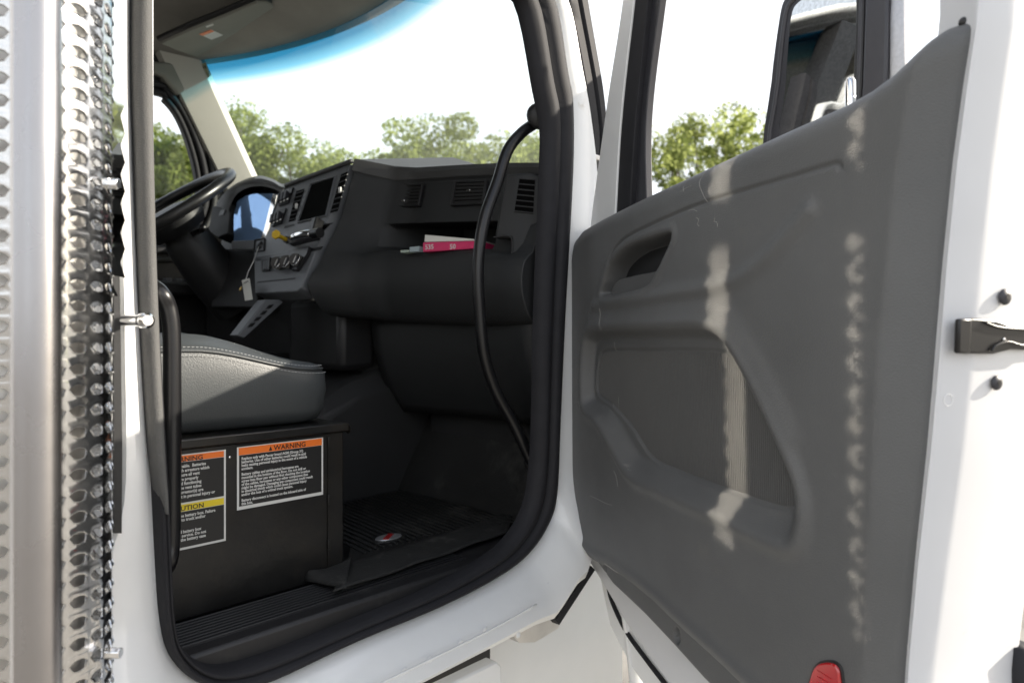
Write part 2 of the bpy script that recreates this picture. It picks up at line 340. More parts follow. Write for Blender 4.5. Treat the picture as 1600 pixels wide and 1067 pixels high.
def ribbon(A, B, prof, name, m, parent, smooth=True, label=None):
    rings = []
    for a, b in zip(A, B):
        rings.append([a + (b - a) * u + np.array([0, -1, 0]) * h for u, h in prof])
    return MB().loft(rings, close=False, cap=False, loop=True).build(name, m, parent, smooth=smooth, label=label)
ribbon(SO, SI, [(0, -.02), (-.02, .0), (.02, .012), (.12, .022), (.3, .027), (.46, .022), (.52, .012), (.56, .012), (.62, .018), (.8, .016), (.95, .004), (1, -.008), (1.0, -.016)], 'weatherstrip', M['seal'], CAB, label='dark rubber seal round the doorway')
# white outer frame of the doorway
WX = [(178, 0), (178, 200), (180, 400), (182, 534), (180, 760), (176, 900), (172, 1020), (168, 1120), (180, 1200), (230, 1260), (330, 1240), (470, 1170), (562, 1118), (660, 1067), (770, 1011), (840, 975), (864, 968), (900, 915), (921, 884), (930, 700), (936, 480), (932, 300), (921, 200), (905, 110), (880, 0)]
# match to 23 seal points by resampling both sides
def resloop(loop_pts, n):
    P = np.array(list(loop_pts) + [loop_pts[0]]); return resample(P, n + 1)[:-1]
def closedW(y):
    P = [PY(a, b, y) if b < 850 else PY(a, b, -.062) * np.array([1, 0, 1]) + np.array([0, y, 0]) for a, b in WX]; zt = CZ + .90; xl, xr = P[0][0], P[-1][0]
    top = [np.array([xr - .12, y, zt - .12]), np.array([xr - .22, y, zt]), np.array([(xl + xr) / 2, y, zt + .01]), np.array([xl + .04, y, zt]), np.array([xl, y, zt - .1])]
    return P, top
SOd = SO
Wp, Wt = closedW(-.005)
Wc = crom(Wp + Wt, 6, loop=True)
Wn = []
Wa = np.array(Wc)
# nearest-direction matching: for each outer seal point pick the point on the white outline with matching normalised arc between anchors
def match(A, B, anchors):
    out = [None] * len(A)
    for (a0, b0), (a1, b1) in zip(anchors[:-1], anchors[1:]):
        na = (a1 - a0); seg = resample(B[b0:b1 + 1] if b1 > b0 else np.vstack([B[b0:], B[:b1 + 1]]), na + 1)
        for k in range(na): out[(a0 + k) % len(A)] = seg[k]
    return out
# anchors: indices are control index * subdivision
an = [(0, 0), (5 * 5, 5 * 6), (8 * 5, 9 * 6), (11 * 5, 12 * 6), (14 * 5, 16 * 6), (16 * 5, 18 * 6), (19 * 5, 21 * 6), (22 * 5, 24 * 6), (len(SO), 0)]
Wm = match(SO, Wa, an)
prof = [(0, -.02), (.0, .002), (.10, .004), (.25, .010), (.6, .018), (.85, .016), (.97, .006), (1, -.03), (1, -.09)]
def wh(a, b):
    # the sill flares outward below; pillars stay nearly flat
    low = max(0, min(1, (CZ - .36 - b[2]) / .12)); return low
rings = []
for a, b in zip(SO, Wm):
    lo = wh(a, b); r_ = []
    for u, h in prof: r_.append(a + (b - a) * u + np.array([0, -1, 0]) * (h + lo * .055 * math.sin(min(u, 1) * math.pi * .55)))
    rings.append(r_)
MB().loft(rings, close=False, cap=False, loop=True).build('door_frame', M['white'], CAB, smooth='auto')
LS = [[(206, -140), (236, -140)], [(205, 0), (237, 0)], [(205, 120), (238, 120)], [(209, 230), (239, 230)], [(214, 400), (243, 400)], [(220, 534), (248, 534)], [(228, 660), (254, 660)], [(236, 740), (258, 740)], [(243, 775), (260, 772)], [(250, 800), (258, 800)]]  # lighter strip laid over the seal, its sunlit tone put into the colour
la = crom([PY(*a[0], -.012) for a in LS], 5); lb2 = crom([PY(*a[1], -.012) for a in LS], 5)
M['sunlit_seal_strip'] = mat('sunlit_seal_grey', (.11, .11, .108), .85, spec=.2, var=.06, bump=.9, bscale=520)
MB().loft([[a + (b - a) * u + np.array([0, -1, 0]) * q for u, q in ((0, -.004), (.05, .008), (.2, .015), (.42, .019), (.65, .018), (.88, .010), (1, -.004))] for a, b in zip(la, lb2)]).build('sunlit_seal_strip', M['sunlit_seal_strip'], CAB, smooth=True, label='light grey strip painting the sunlit upper seal on the rear doorway pillar')
# black rubber band on the outer side of the front pillar
b1 = [PY(a, b, .0) for a, b in [(880, -40), (881, 0), (897, 80), (910, 150), (920, 215), (923, 242)]]
b2 = [PY(a, b, .0) for a, b in [(908, -40), (915, 0), (927, 70), (939, 140), (944, 200), (938, 248)]]
b1 = crom(b1, 6); b2 = crom(b2, 6); rings = []
for a, b in zip(b1, b2): rings.append([a + (b - a) * u + np.array([0, -1, 0]) * h for u, h in [(0, -.03), (0, .004), (.12, .012), (.42, .012), (.45, .004), (.55, .004), (.6, .014), (.9, .012), (1, 0), (1, -.04)]])
MB().loft(rings, close=True).build('pillar_seal', M['seal'], CAB, smooth='auto')
MB().box(PY(928, 247, -.01), (.03, .02, .012)).build('hinge_tab', M['pipe'], CAB, bevel=.002)
# exterior behind the doorway's front edge: hinge pillar depth
# door striker and small bolts
c = PY(213, 501, -.02)
sp = MB(); sp.tube([c + np.array([-.022, -.03, 0]), c + np.array([.004, -.006, 0])], .0045, 16); sp.build('striker_pin', M['chrome'], CAB, smooth='auto')
a_, b_ = PD(194, 501, .835), PD(222, 501, .80); c_ = PD(231, 500.5, .79)
sp = MB(); sp.tube([a_, b_], .0068, 20); so_ = sp.build('striker', M['chrome'], CAB, smooth='auto')
sp = MB(); sp.tube([b_, b_ + (c_ - b_) * .2, c_ - (c_ - b_) * .25, c_], [.0068, .0092, .0092, .006], 20); sp.build('striker_head', M['chrome'], so_, smooth='auto')
bpy.data.objects.remove(bpy.data.objects['striker_pin'])
def bolt(p, ax, r, m, parent, name='bolt', socket=True, h=.45):
    mb = MB(); mb.dome(p, ax, r, r * h, 20, 5); o = mb.build(name, m, parent, smooth='auto')
    if socket:
        ax = np.array(ax, float) / np.linalg.norm(ax); q = MB(); q.tube([np.array(p) + ax * r * h * .5, np.array(p) + ax * (r * h * 1.04)], r * .36, 6); q.build('socket', M['gloss_black'], o)
    return o
bolt(PY(857, 914, -.052), (0, -1, .1), .008, M['white_edge'], CAB)
for q in ((520, 1088), (560, 1068), (612, 1042), (652, 1012 + 12), (700, 998), (738, 978), (790, 986)):
    bolt(PY(q[0] + 20, q[1] + 6, -.068), (0, -1, 0), .006, M['white'], CAB, name='rivet', socket=False, h=.3)

bl = crom([PY(a, b, -.079) for a, b in [(470, 1135), (560, 1085), (660, 1036), (760, 987), (838, 944)]], 6)
MB().tube(bl, .0022, 8).build('sill_body_line', M['white'], CAB, smooth=True)
js = crom([PY(a, b, -.034) for a, b in [(897, 836), (884, 868), (872, 884), (852, 898), (850, 915), (851, 930), (842, 942)]], 6)
MB().tube(js, .0011, 6).build('panel_joint', M['seal'], CAB, smooth=True)
# sill scuff plate and floor
sillp = MB()
def pf(px, py, z=FLOOR): return PZ(px, py, z)
sillp.box((.78, .075, FLOOR - .023), (1.05, .12, .05)); sillp.build('sill_plate', M['floor'], CAB, bevel=.006)
for k in range(9):
    yk = .045 + k * .0105
    MB().box((.62, yk, FLOOR + .004), (.62, .0052, .006)).build('sill_rib', M['floor'], CAB, bevel=.0012)
MB().box((.55, .87, FLOOR - .03), (1.75, 1.60, .04)).build('floor', M['floor'], CAB)
# firewall, tunnel, kick panel, driver-side wall, roof, back wall
MB().box((1.36, .86, FLOOR + .30), (.04, 1.66, .66)).build('firewall', M['under'], CAB)
tun = MB(); prof_t = [(.62, FLOOR - .01), (.64, FLOOR + .30), (.68, FLOOR + .36), (.98, FLOOR + .36), (1.02, FLOOR + .30), (1.04, FLOOR - .01)]
tun.loft([[np.array([x, y, FLOOR + (z - FLOOR) * s]) for y, z in prof_t] for x, s in ((.93, .70), (1.08, .92), (1.34, 1.1))]); tun.build('engine_tunnel', M['under'], CAB, bevel=.012)
MB().prism([(1.335, .10, FLOOR - .01), (1.335, .10, FLOOR + .45), (1.335, .60, FLOOR + .45), (1.335, .60, FLOOR - .01), (1.335, .35, FLOOR - .01)], (-.03, 0, 0)).build('kick_panel', M['under'], CAB, bevel=.01)
# lower dash panel, grey, just below the passenger dash
lp = MB()
def lowp(u, v):
    y = .05 + u * .60; x = 1.14 + .03 * math.sin(u * math.pi) ; z0 = CZ + .06; z1 = CZ - .20
    z = z0 + (z1 - z0) * v; return (x + .10 * v ** 2, y, z)
lp.grid(lowp, 16, 10); lp.build('lower_trim', M['dash'], CAB, smooth=True, thick=.012)
# toe board sloping down to the floor
MB().prism([(1.20, .07, FLOOR), (1.335, .07, FLOOR + .22), (1.35, .07, FLOOR + .22), (1.35, .07, FLOOR)], (0, .56, 0)).build('toe_board', M['mat'], CAB, bevel=.004)

WM = .85     # middle of the cab
def wsx(z, y):        # windshield surface X for height above camera and y
    return 1.046 + (1.016 - z) * .518 + .235 * (1 - ((y - WM) / .76) ** 2)
HEADER = 1.03
def hdr(y): return HEADER + .012 * (1 - ((y - WM) / .8) ** 2)
# windshield pane
ws = MB(); nu, nv = 40, 30
def wfn(u, v):
    y = .06 + u * 1.57; zt = hdr(y) + .03; zb = .36; z = zb + (zt - zb) * v; return (wsx(z, y), y, CZ + z)
ws.grid(wfn, nu, nv); wo = ws.build('windshield', M['windshield'], CAB, smooth=True)
att = wo.data.attributes.new('band', 'FLOAT', 'POINT')
att.data.foreach_set('value', [min(1, max(0, (j / nv))) for i in range(nu + 1) for j in range(nv + 1)])
# headliner: from the header edge back over the cab
def liner(u, v):
    y = .04 + u * 1.64; xh = wsx(hdr(y), y) - .005; x = xh + (-.35 - xh) * v
    s = min(1, v * 2.2); rise = .15 * (s * s * (3 - 2 * s)) + .10 * v
    side = max(0, abs(y - WM) - .62) / .22; return (x, y, CZ + hdr(y) + rise * (1 - .4 * side ** 2) - .06 * side ** 2 * v)
MB().grid(liner, 40, 40).build('headliner', M['liner'], CAB, smooth=True, thick=.01)
# black frit line round the glass
edge = [(wsx(hdr(y), y) - .012, y, CZ + hdr(y) + .004) for y in np.linspace(.12, 1.56, 30)]
fr = MB(); fr.tube(edge, .006, 8); fr.build('glass_edge_trim', M['black'], CAB, smooth=True)
# roof skin above, so the sun cannot come in from overhead
def roof(u, v):
    y = -.02 + u * 1.76; xh = 1.10 + .235 * (1 - ((y - WM) / .88) ** 2); x = xh + (-.4 - xh) * v
    return (x, y, CZ + 1.07 + .26 * math.sin(min(1, v * 1.6) * math.pi / 2) * (1 - .35 * (abs(y - WM) / .88) ** 4))
MB().grid(roof, 20, 20).build('roof', M['white'], CAB, smooth=True, thick=.02)
# passenger front pillar inside (black trim between windshield and seal)
pp = []
for zz in np.linspace(.34, 1.05, 12):
    xw = wsx(zz, .10); pp.append([(xw - .012, .115, CZ + zz), (xw + .02, .06, CZ + zz), (xw + .02, .0, CZ + zz), (xw - .09, .004, CZ + zz), (xw - .085, .03, CZ + zz), (xw - .03, .09, CZ + zz)])
MB().loft(pp).build('passenger_pillar', M['black'], CAB, smooth='auto')
# driver front pillar trim, pale
dp = []
for zz in np.linspace(.30, 1.06, 14):
    xw = wsx(zz, 1.60); q = (zz - .3) / .76
    dp.append([(xw + .03, 1.60, CZ + zz), (xw - .005, 1.585, CZ + zz), (xw - .04, 1.597, CZ + zz), (xw - .10 - .02 * q, 1.628, CZ + zz), (xw - .11 - .02 * q, 1.69, CZ + zz), (xw + .03, 1.69, CZ + zz)])
MB().loft(dp).build('driver_pillar', M['pillar'], CAB, smooth='auto')
# corner bracket cover where pillar meets roof
MB().prism([PY(238, 95, 1.62), PY(300, 100, 1.62), PY(312, 120, 1.62), PY(303, 138, 1.62), PY(278, 148, 1.62), PY(255, 120, 1.62), PY(238, 112, 1.62)], (0, .06, 0)).build('corner_trim', M['visor'], CAB, bevel=.01)
# driver side wall with window opening
YW = 1.68
win = [(175, 150), (232, 148), (252, 160), (270, 182), (285, 215), (297, 255), (303, 290), (302, 318), (290, 345), (262, 372), (236, 378), (175, 380)]
inner = [PY(a, b, YW) for a, b in win]; inner[0][0] = .45; inner[-1][0] = .45; 
inner = crom(inner, 5, loop=True); cen = np.mean(np.array(inner), 0)
# outer rectangle matched by direction
def outer_for(p, c, x0, x1, z0, z1):
    d = p - c; t = min([abs((x1 - c[0]) / d[0]) if d[0] > 1e-6 else 1e9, abs((x0 - c[0]) / d[0]) if d[0] < -1e-6 else 1e9, abs((z1 - c[2]) / d[2]) if d[2] > 1e-6 else 1e9, abs((z0 - c[2]) / d[2]) if d[2] < -1e-6 else 1e9])
    return c + d * t
outr = [outer_for(p, cen, -.35, 1.40, FLOOR - .05, CZ + 1.12) for p in inner]
for q in outr: q[0] = min(q[0], wsx(q[2] - CZ, 1.62) + .0 if q[2] > CZ + .3 else 1.38)
MB().loft([[p, p + (q - p) * .02 + np.array([0, -.02, 0]), q + np.array([0, -.02, 0])] for p, q in zip(inner, outr)], close=False, loop=True, cap=False).build('driver_side_wall', M['black'], CAB, smooth='auto')
def ringtube(loop_, off, r, name, m):
    pts = []
    for p in loop_:
        d = p - cen; d /= np.linalg.norm(d); pts.append(p + d * off + np.array([0, -.03, 0]))
    MB().tube(pts, r, 8, loop=True).build(name, m, CAB, smooth=True)
ringtube(inner, .006, .010, 'window_seal', M['seal']); ringtube(inner, .034, .013, 'window_seal', M['seal']); ringtube(inner, .066, .012, 'window_seal', M['dash'])
g_ = MB(); g_.add(inner, [tuple(range(len(inner)))]); g_.build('driver_window', M['glass'], CAB)
# driver door armrest ledge
MB().box((.85, 1.60, CZ + .185), (.60, .14, .05)).build('driver_armrest', M['black'], CAB, bevel=.012)
for k in range(3): MB().box((.93 + k * .035, 1.575, CZ + .216), (.022, .03, .012)).build('window_switch', M['fascia'], CAB, bevel=.002)
# cab back wall with window opening
bw = MB(); xb = -.32
for (y0, y1, z0, z1) in ((0.02, 1.68, FLOOR - .05, CZ + .10), (0.02, 1.68, CZ + .70, CZ + 1.2), (.02, .35, CZ + .10, CZ + .70), (1.35, 1.68, CZ + .10, CZ + .70)):
    bw.box((xb, (y0 + y1) / 2, (z0 + z1) / 2), (.03, y1 - y0, z1 - z0))
bw.build('back_wall', M['liner'], CAB)
# rear corner panel between doorway and back wall, behind the heat shield
MB().box((-.02, .0, CZ + .3), (.56, .04, 1.55)).build('rear_side_panel', M['white'], CAB, bevel=.006)
pl = MB(); pl.box(PY(222, 300, .04) + np.array([-.03, 0, .05]), (.07, .06, 1.7)); pl.build('centre_pillar', M['white_edge'], CAB, bevel=.004)
# dark gap strip beside the shield
gp = [PY(178, 430, -.03), PY(187, 430, -.03), PY(191, 700, -.03), PY(190, 833, -.03), PY(178, 833, -.03)]
MB().prism(gp, (0, .012, 0)).build('rubber_gap_strip', M['black'], CAB)

# grab handles
gh = [(852, 184), (838, 192), (815, 208), (793, 236), (777, 285), (759, 335), (750, 380), (747, 430), (750, 490), (757, 555), (775, 610), (802, 660), (826, 712), (836, 735)]
ys = [.035, .05, .06, .065, .065, .065, .065, .065, .065, .065, .065, .06, .05, .03]
path = crom([PY(a, b, y) for (a, b), y in zip(gh, ys)], 6)
hd = MB(); hd.tube(path, .0125, 16); h0 = hd.build('grab_handle', M['gloss_black'], CAB, smooth=True, label='curved black grab handle on the front pillar')
MB().dome(PY(843, 182, .03), (-.6, -1, 0), .030, .02, 20).build('handle_boss', M['black'], h0, smooth=True)
MB().dome(PY(830, 722, .05), (-.6, -1, 0), .018, .012, 20).build('handle_foot', M['black'], h0, smooth=True)
gh = [(236, 446), (250, 458), (262, 480), (268, 520), (269, 600), (269, 700), (268, 800), (267, 850), (262, 880), (250, 897)]
path = crom([PY(a, b, .10 if 0 < i < 9 else .14) for i, (a, b) in enumerate(gh)], 6)
hd = MB(); hd.tube(path, .0125, 16); hd.build('grab_handle', M['gloss_black'], CAB, smooth=True, label='straight black grab handle beside the seat')

# overhead visor with label and clip
def on_liner(px, py, z=None):
    # plane of the visor: hangs a little below the headliner
    return onplane(px, py, VP0, VN)
VP0 = PD(330, 60, 2.3); VN = np.array([.42, -.04, -1.0]); VN /= np.linalg.norm(VN)
vis = [(251, 69), (300, 47), (345, 29), (388, 11), (402, 5), (418, 6), (440, 16), (474, 34), (470, 42), (440, 55), (400, 68), (350, 84), (312, 92), (272, 78)]
vp = [on_liner(a, b) for a, b in vis]
upv = -VN
v0 = MB(); v0.prism(vp, upv * .016); vo = v0.build('sun_visor', M['visor'], CAB, bevel=.004)
# black tube standing in for the shadow gap behind the rear edge
rb = [on_liner(a, b) + upv * .016 for a, b in vis[:8]]
MB().tube(rb, .009, 8).build('visor_shadow_gap', M['black'], vo, smooth=True)
def vq(pts, m, name, par, off=.0012):
    mb = MB(); mb.prism([on_liner(a, b) - upv * off for a, b in pts], upv * .001); return mb.build(name, m, par)
vq([(311, 53), (329, 46), (348, 55), (330, 62)], M['label_white'], 'visor_label', vo)
vq([(311, 53), (329, 46), (334, 48.5), (316, 55.5)], M['orange'], 'label_header', vo, .0022)
vq([(321, 41), (332, 37), (334, 39), (323, 43)], M['label_white'], 'visor_tag', vo)
MB().prism([on_liner(a, b) - upv * .004 for a, b in [(440, 41), (446, 38), (454, 39), (460, 43), (450, 43), (446, 47)]], upv * .004).build('visor_clip', M['black'], vo)
# sticker on windshield, upper driver corner
def on_ws(px, py, y0=1.5):
    p = PY(px, py, y0)
    for _ in range(30):
        r_ = ray(px, py); x = wsx(p[2] - CZ, p[1]); t = (x - CAM[0]) / r_[0]; q = CAM + r_ * t; p = .5 * p + .5 * q
    return p
stk = [on_ws(a, b) - np.array([.006, 0, 0]) for a, b in [(312, 103), (324, 99), (330, 121), (319, 125)]]
mb = MB(); mb.add(stk, [(0, 1, 2, 3)]); so = mb.build('glass_sticker', mat('faded_sticker', (.30, .33, .22), .7, var=.3, vscale=90), CAB, thick=.0006)
for k in range(3):
    s0 = stk[0] * (1 - (k * .28 + .18)) + stk[1] * (k * .28 + .18); dn = (stk[3] - stk[0]) * .18
    MB().add([s0 + dn - np.array([.001, 0, 0]), s0 + (stk[1] - stk[0]) * .16 + dn - np.array([.001, 0, 0]), s0 + (stk[1] - stk[0]) * .16 + dn * 2 - np.array([.001, 0, 0]), s0 + dn * 2 - np.array([.001, 0, 0])], [(0, 1, 2, 3)]).build('sticker_mark', M['label_black'], so)

# lower exterior: fender, step fairing
fd = MB()
def fend(u, v):
    x = 1.23 + u * 1.1; z = CZ - .10 - v * .95; y = .0 - .16 * math.sin(min(1, v * 1.15) * math.pi / 2) - .05 * math.sin(u * 3.1); return (x, y, z)
fd.grid(fend, 24, 24); fd.build('fender', M['white'], CAB, smooth=True, thick=.01)
MB().box((1.30, .16, CZ - .95), (.70, .02, .95)).build('inner_fender', M['white'], CAB, bevel=.01)
MB().prism([PY(868, 968, -.03), PY(924, 884, -.03), PY(930, 890, -.03), PY(874, 976, -.03)], (0, .02, 0)).build('fender_seal', M['seal'], CAB)
MB().prism([PY(800, 992, .0), PY(852, 960, .0), PY(890, 945, .0), PY(872, 982, .0), PY(836, 1003, .0), PY(812, 1004, .0)], (.0, .10, 0)).build('rocker_end', M['pipe'], CAB)
# body below sill, black gap and white step fairing
MB().prism([PY(a, b, .125) for a, b in [(560, 1150), (640, 1070), (766, 1000), (765, 1090), (600, 1200)]], (0, .02, 0)).build('underbody', M['black'], CAB)
st = MB(); st.prism([PY(640, 1100, -.05), PY(776, 1033, -.05), PY(784, 1040, -.05), PY(786, 1130, -.05), PY(640, 1200, -.05)], (0, .03, 0)); st.build('step_fairing', M['white'], CAB, bevel=.004)

# ================================================================== passenger door, standing open
H0 = np.array([PY(890, 533, 0)[0], 0, 0]); ANG = R(61.4)
DT = np.array([-math.cos(ANG), -math.sin(ANG), 0.0]); DN = np.array([-math.sin(ANG), math.cos(ANG), 0.0])
def DP(t, z, h=0): return H0 + DT * t + DN * h + UP * z
def duv(px, py, h=0):
    p = onplane(px, py, H0 + DN * h, DN); return np.array([np.dot(p - H0, DT), p[2]])
DOOR = empty('cab_door', tuple(DP(0, FLOOR - .1)), 'open passenger door with scuffed grey inner panel and white edge', 'door')
top_px = [(893, 385), (896, 368), (905, 357), (930, 343), (1000, 309), (1060, 281), (1130, 247), (1200, 213), (1260, 184), (1310, 160), (1350, 136), (1385, 108), (1420, 72), (1455, 38), (1480, 22), (1500, 12)]
bot_px = [(887, 700), (889, 780), (897, 825), (905, 845), (922, 880), (948, 917), (997, 965), (1040, 1012), (1088, 1067)]
rear_px = [(1507, 0), (1490, 110), (1472, 250), (1455, 420), (1447, 530), (1432, 700), (1412, 880), (1395, 1067)]
tp = np.array([duv(*p) for p in top_px]); bp_ = np.array([duv(*p) for p in bot_px]); rp_ = np.array([duv(*p) for p in rear_px])
bt = np.vstack([bp_, [[bp_[-1][0] + .25, bp_[-1][1] - .03], [1.2, bp_[-1][1] - .04]]])
def t_end(z): return np.interp(z, rp_[::-1, 1], rp_[::-1, 0])
def ztop(t): return np.interp(t, tp[:, 0], tp[:, 1])
def zbot(t): return np.interp(t, bt[:, 0], bt[:, 1])
def smooth(x): x = np.clip(x, 0, 1); return x * x * (3 - 2 * x)
def sdf(P, poly):          # signed distance, negative inside
    poly = np.array(poly); d = np.full(len(P), 1e9); ins = np.zeros(len(P), bool)
    for i in range(len(poly)):
        a, b = poly[i], poly[(i + 1) % len(poly)]; e_ = b - a; w_ = P - a
        tt = np.clip((w_ @ e_) / max(e_ @ e_, 1e-12), 0, 1); dd = np.linalg.norm(w_ - tt[:, None] * e_, axis=1); d = np.minimum(d, dd)
        c1 = (P[:, 1] >= a[1]) != (P[:, 1] >= b[1]); xc = a[0] + (P[:, 1] - a[1]) * e_[0] / (e_[1] if abs(e_[1]) > 1e-12 else 1e-12)
        ins ^= c1 & (P[:, 0] < xc)
    return np.where(ins, -d, d)
def pdist(P, line):
    line = np.array(line); d = np.full(len(P), 1e9)
    for a, b in zip(line[:-1], line[1:]):
        e_ = b - a; w_ = P - a; tt = np.clip((w_ @ e_) / (e_ @ e_), 0, 1); d = np.minimum(d, np.linalg.norm(w_ - tt[:, None] * e_, axis=1))
    return d
def D2(pts, n=6, loop=False): return [p for p in crom([duv(*q) for q in pts], n, loop)]
pocket = D2([(912, 600), (915, 545), (925, 520), (960, 514), (1040, 512), (1105, 511), (1138, 526), (1172, 580), (1212, 665), (1245, 745), (1253, 800), (1240, 845), (1200, 838), (1120, 800), (1040, 765), (990, 742), (963, 700), (940, 660), (915, 635)], 5, True)
plate = D2([(920, 600), (925, 560), (938, 546), (1000, 545), (1105, 546), (1135, 556), (1160, 600), (1200, 685), (1235, 765), (1228, 795), (1195, 795), (1120, 768), (1050, 740), (1005, 715), (975, 668), (945, 635), (925, 620)], 5, True)
recess = D2([(947, 462), (950, 440), (960, 412), (985, 388), (1020, 374), (1054, 364), (1059, 372), (1050, 395), (1035, 425), (1022, 445), (990, 456)], 5, True)
groove = D2([(957, 412), (965, 392), (985, 372), (1030, 350), (1100, 321), (1170, 299), (1240, 278), (1300, 259), (1312, 257), (1318, 263)])
ridge = D2([(932, 478), (990, 471), (1060, 459), (1120, 449), (1160, 438), (1190, 418), (1225, 385), (1270, 330)])
ridge2 = D2([(925, 500), (1000, 492), (1100, 487), (1130, 490), (1160, 520), (1200, 590), (1240, 680)])
lip = D2([(900, 850), (925, 872), (960, 890), (1010, 928), (1060, 975), (1120, 1030), (1180, 1085), (1300, 1180)])
lipa = np.array(lip)
crease = np.array([duv(*p) for p in [(1440, 40), (1415, 150), (1398, 260), (1385, 400), (1372, 530), (1362, 700), (1350, 900), (1342, 1067)]])
NT, NZ = 380, 360
tt = np.r_[np.linspace(0, 1, NT + 1)]; tt = tt ** 1.15
V = []; 
zs = np.linspace(0, 1, NZ + 1)
tmin = bp_[0][0] + .001
# rows follow v, columns end on the leaning rear edge
PTS = np.zeros((NT + 1, NZ + 1, 2))
for i, a in enumerate(tt):
    t0 = tmin + a * .92
    for it in range(1):
        z0, z1 = zbot(t0), ztop(t0)
    zz = z0 + (z1 - z0) * zs; te = t_end(zz)
    t_ = tmin + a * (te - tmin)
    z0 = zbot(t_); z1 = ztop(t_)
    zz = z0 + (z1 - z0) * zs; te = t_end(zz); t_ = tmin + a * (te - tmin)
    PTS[i, :, 0] = t_; PTS[i, :, 1] = zbot(t_) + (ztop(t_) - zbot(t_)) * zs
Q = PTS.reshape(-1, 2)
h = np.zeros(len(Q))
s = sdf(Q, pocket); lowm = smooth((CZ - .10 - Q[:, 1]) / .06)
h -= .021 * smooth((-s) / (.019 + .018 * lowm))
h += .007 * np.exp(-((s - .006) / .012) ** 2)
s2 = sdf(Q, plate); h -= .004 * smooth((.003 - s2) / .006)
s3 = sdf(Q, recess); h -= .045 * smooth((-s3 + .002) / .012); h += .003 * np.exp(-((s3 - .008) / .008) ** 2)
h -= .0035 * np.exp(-(pdist(Q, groove) / .0028) ** 2)
dr = pdist(Q, ridge); h += .006 * np.exp(-(dr / .012) ** 2)
h += .004 * np.exp(-(pdist(Q, ridge2) / .016) ** 2)
zl = np.interp(Q[:, 0], lipa[:, 0], lipa[:, 1]); h -= .012 * smooth((zl - Q[:, 1]) / .006); h += .004 * np.exp(-((zl + .012 - Q[:, 1]) / .010) ** 2)
cr = np.interp(Q[:, 1], crease[::-1, 1], crease[::-1, 0]); over = np.clip(Q[:, 0] - cr, 0, 1)
h -= np.sqrt(over ** 2 + .008 ** 2) * .62 - .008 * .62
ee = Q[:, 0] - (cr); h -= 0.25 * np.clip(Q[:, 0] - (t_end(Q[:, 1]) - .012), 0, 1) * 4
up_ = ztop(Q[:, 0]) - Q[:, 1]; h -= .028 * (1 - np.sqrt(1 - (1 - np.clip(up_ / .035, 0, 1)) ** 2 * .98))
fr_ = Q[:, 0] - tmin; h -= .03 * (1 - np.sqrt(1 - (1 - np.clip(fr_ / .03, 0, 1)) ** 2 * .98))
lo_ = Q[:, 1] - zbot(Q[:, 0]); h -= .012 * (1 - np.clip(lo_ / .012, 0, 1)) ** 2
h += .012 * np.sin(np.clip((Q[:, 1] - CZ + .35) / .9, 0, 1) * math.pi) * np.sin(np.clip(Q[:, 0] / .9, 0, 1) * math.pi)
for hp, rr_ in (((937, 888), .008), ((1048, 994), .009)):
    c_ = duv(*hp); h -= .012 * smooth((rr_ - np.linalg.norm((Q - c_) * np.array([1, .7]), axis=1)) / .003 + .5)
h -= np.exp(-((Q[:, 1] - (CZ + .9)) / .01) ** 2) * 0
W3 = H0[None, :] + Q[:, :1] * DT + h[:, None] * DN; W3[:, 2] = Q[:, 1]
idx = np.arange((NT + 1) * (NZ + 1)).reshape(NT + 1, NZ + 1)
fcs = np.stack([idx[:-1, :-1], idx[1:, :-1], idx[1:, 1:], idx[:-1, 1:]], -1).reshape(-1, 4)
# border skirt going back
border = list(idx[:, 0]) + list(idx[-1, 1:]) + list(idx[::-1, -1][1:]) + list(idx[0, ::-1][1:])
mb = MB(); mb.v = W3.tolist(); mb.f = [tuple(int(i) for i in f) for f in fcs]
b0 = len(mb.v); mb.v += (W3[border] - DN * .045).tolist(); nb_ = len(border)
mb.f += [(int(border[k]), int(border[(k + 1) % nb_]), b0 + (k + 1) % nb_, b0 + k) for k in range(nb_ - 1)]
mb.build('trim_panel', M['panel'], DOOR, smooth=True, label='scuffed grey plastic inner panel with moulded pocket')
def hgt(t, z):
    i = np.argmin((Q[:, 0] - t) ** 2 + (Q[:, 1] - z) ** 2); return h[i]
M['scuff'] = mat('pale_scuffed_plastic', (.34, .33, .31), .7)
def scuff(pts, r=.00035, name='scuff_mark'):
    q_ = crom([duv(*p) for p in pts], 5); mb = MB(); mb.tube([DP(p[0], p[1], hgt(*p) + .0001) for p in q_], r, 5); mb.build(name, M['scuff'], DOOR)
for pts in ([(1104, 268), (1101, 285), (1106, 300), (1114, 317)], [(1076, 280), (1074, 290), (1077, 300)], [(1098, 341), (1102, 344), (1100, 351), (1103, 354)], [(1127, 341), (1126, 347), (1130, 348), (1131, 355)],
            [(1085, 330), (1092, 328), (1099, 331)], [(945, 482), (947, 505), (950, 520)], [(950, 535), (951, 560), (950, 590)], [(952, 600), (953, 640)], [(903, 627), (912, 634)], [(944, 630), (946, 636)], [(961, 735), (965, 745), (967, 760)], [(985, 732), (989, 735)],
            [(922, 774), (935, 780), (947, 786), (957, 789)], [(1070, 300), (1088, 291)]): scuff(pts)
scuff([(946, 880), (958, 889), (970, 899), (976, 908)], .0012, 'bare_edge_mark')
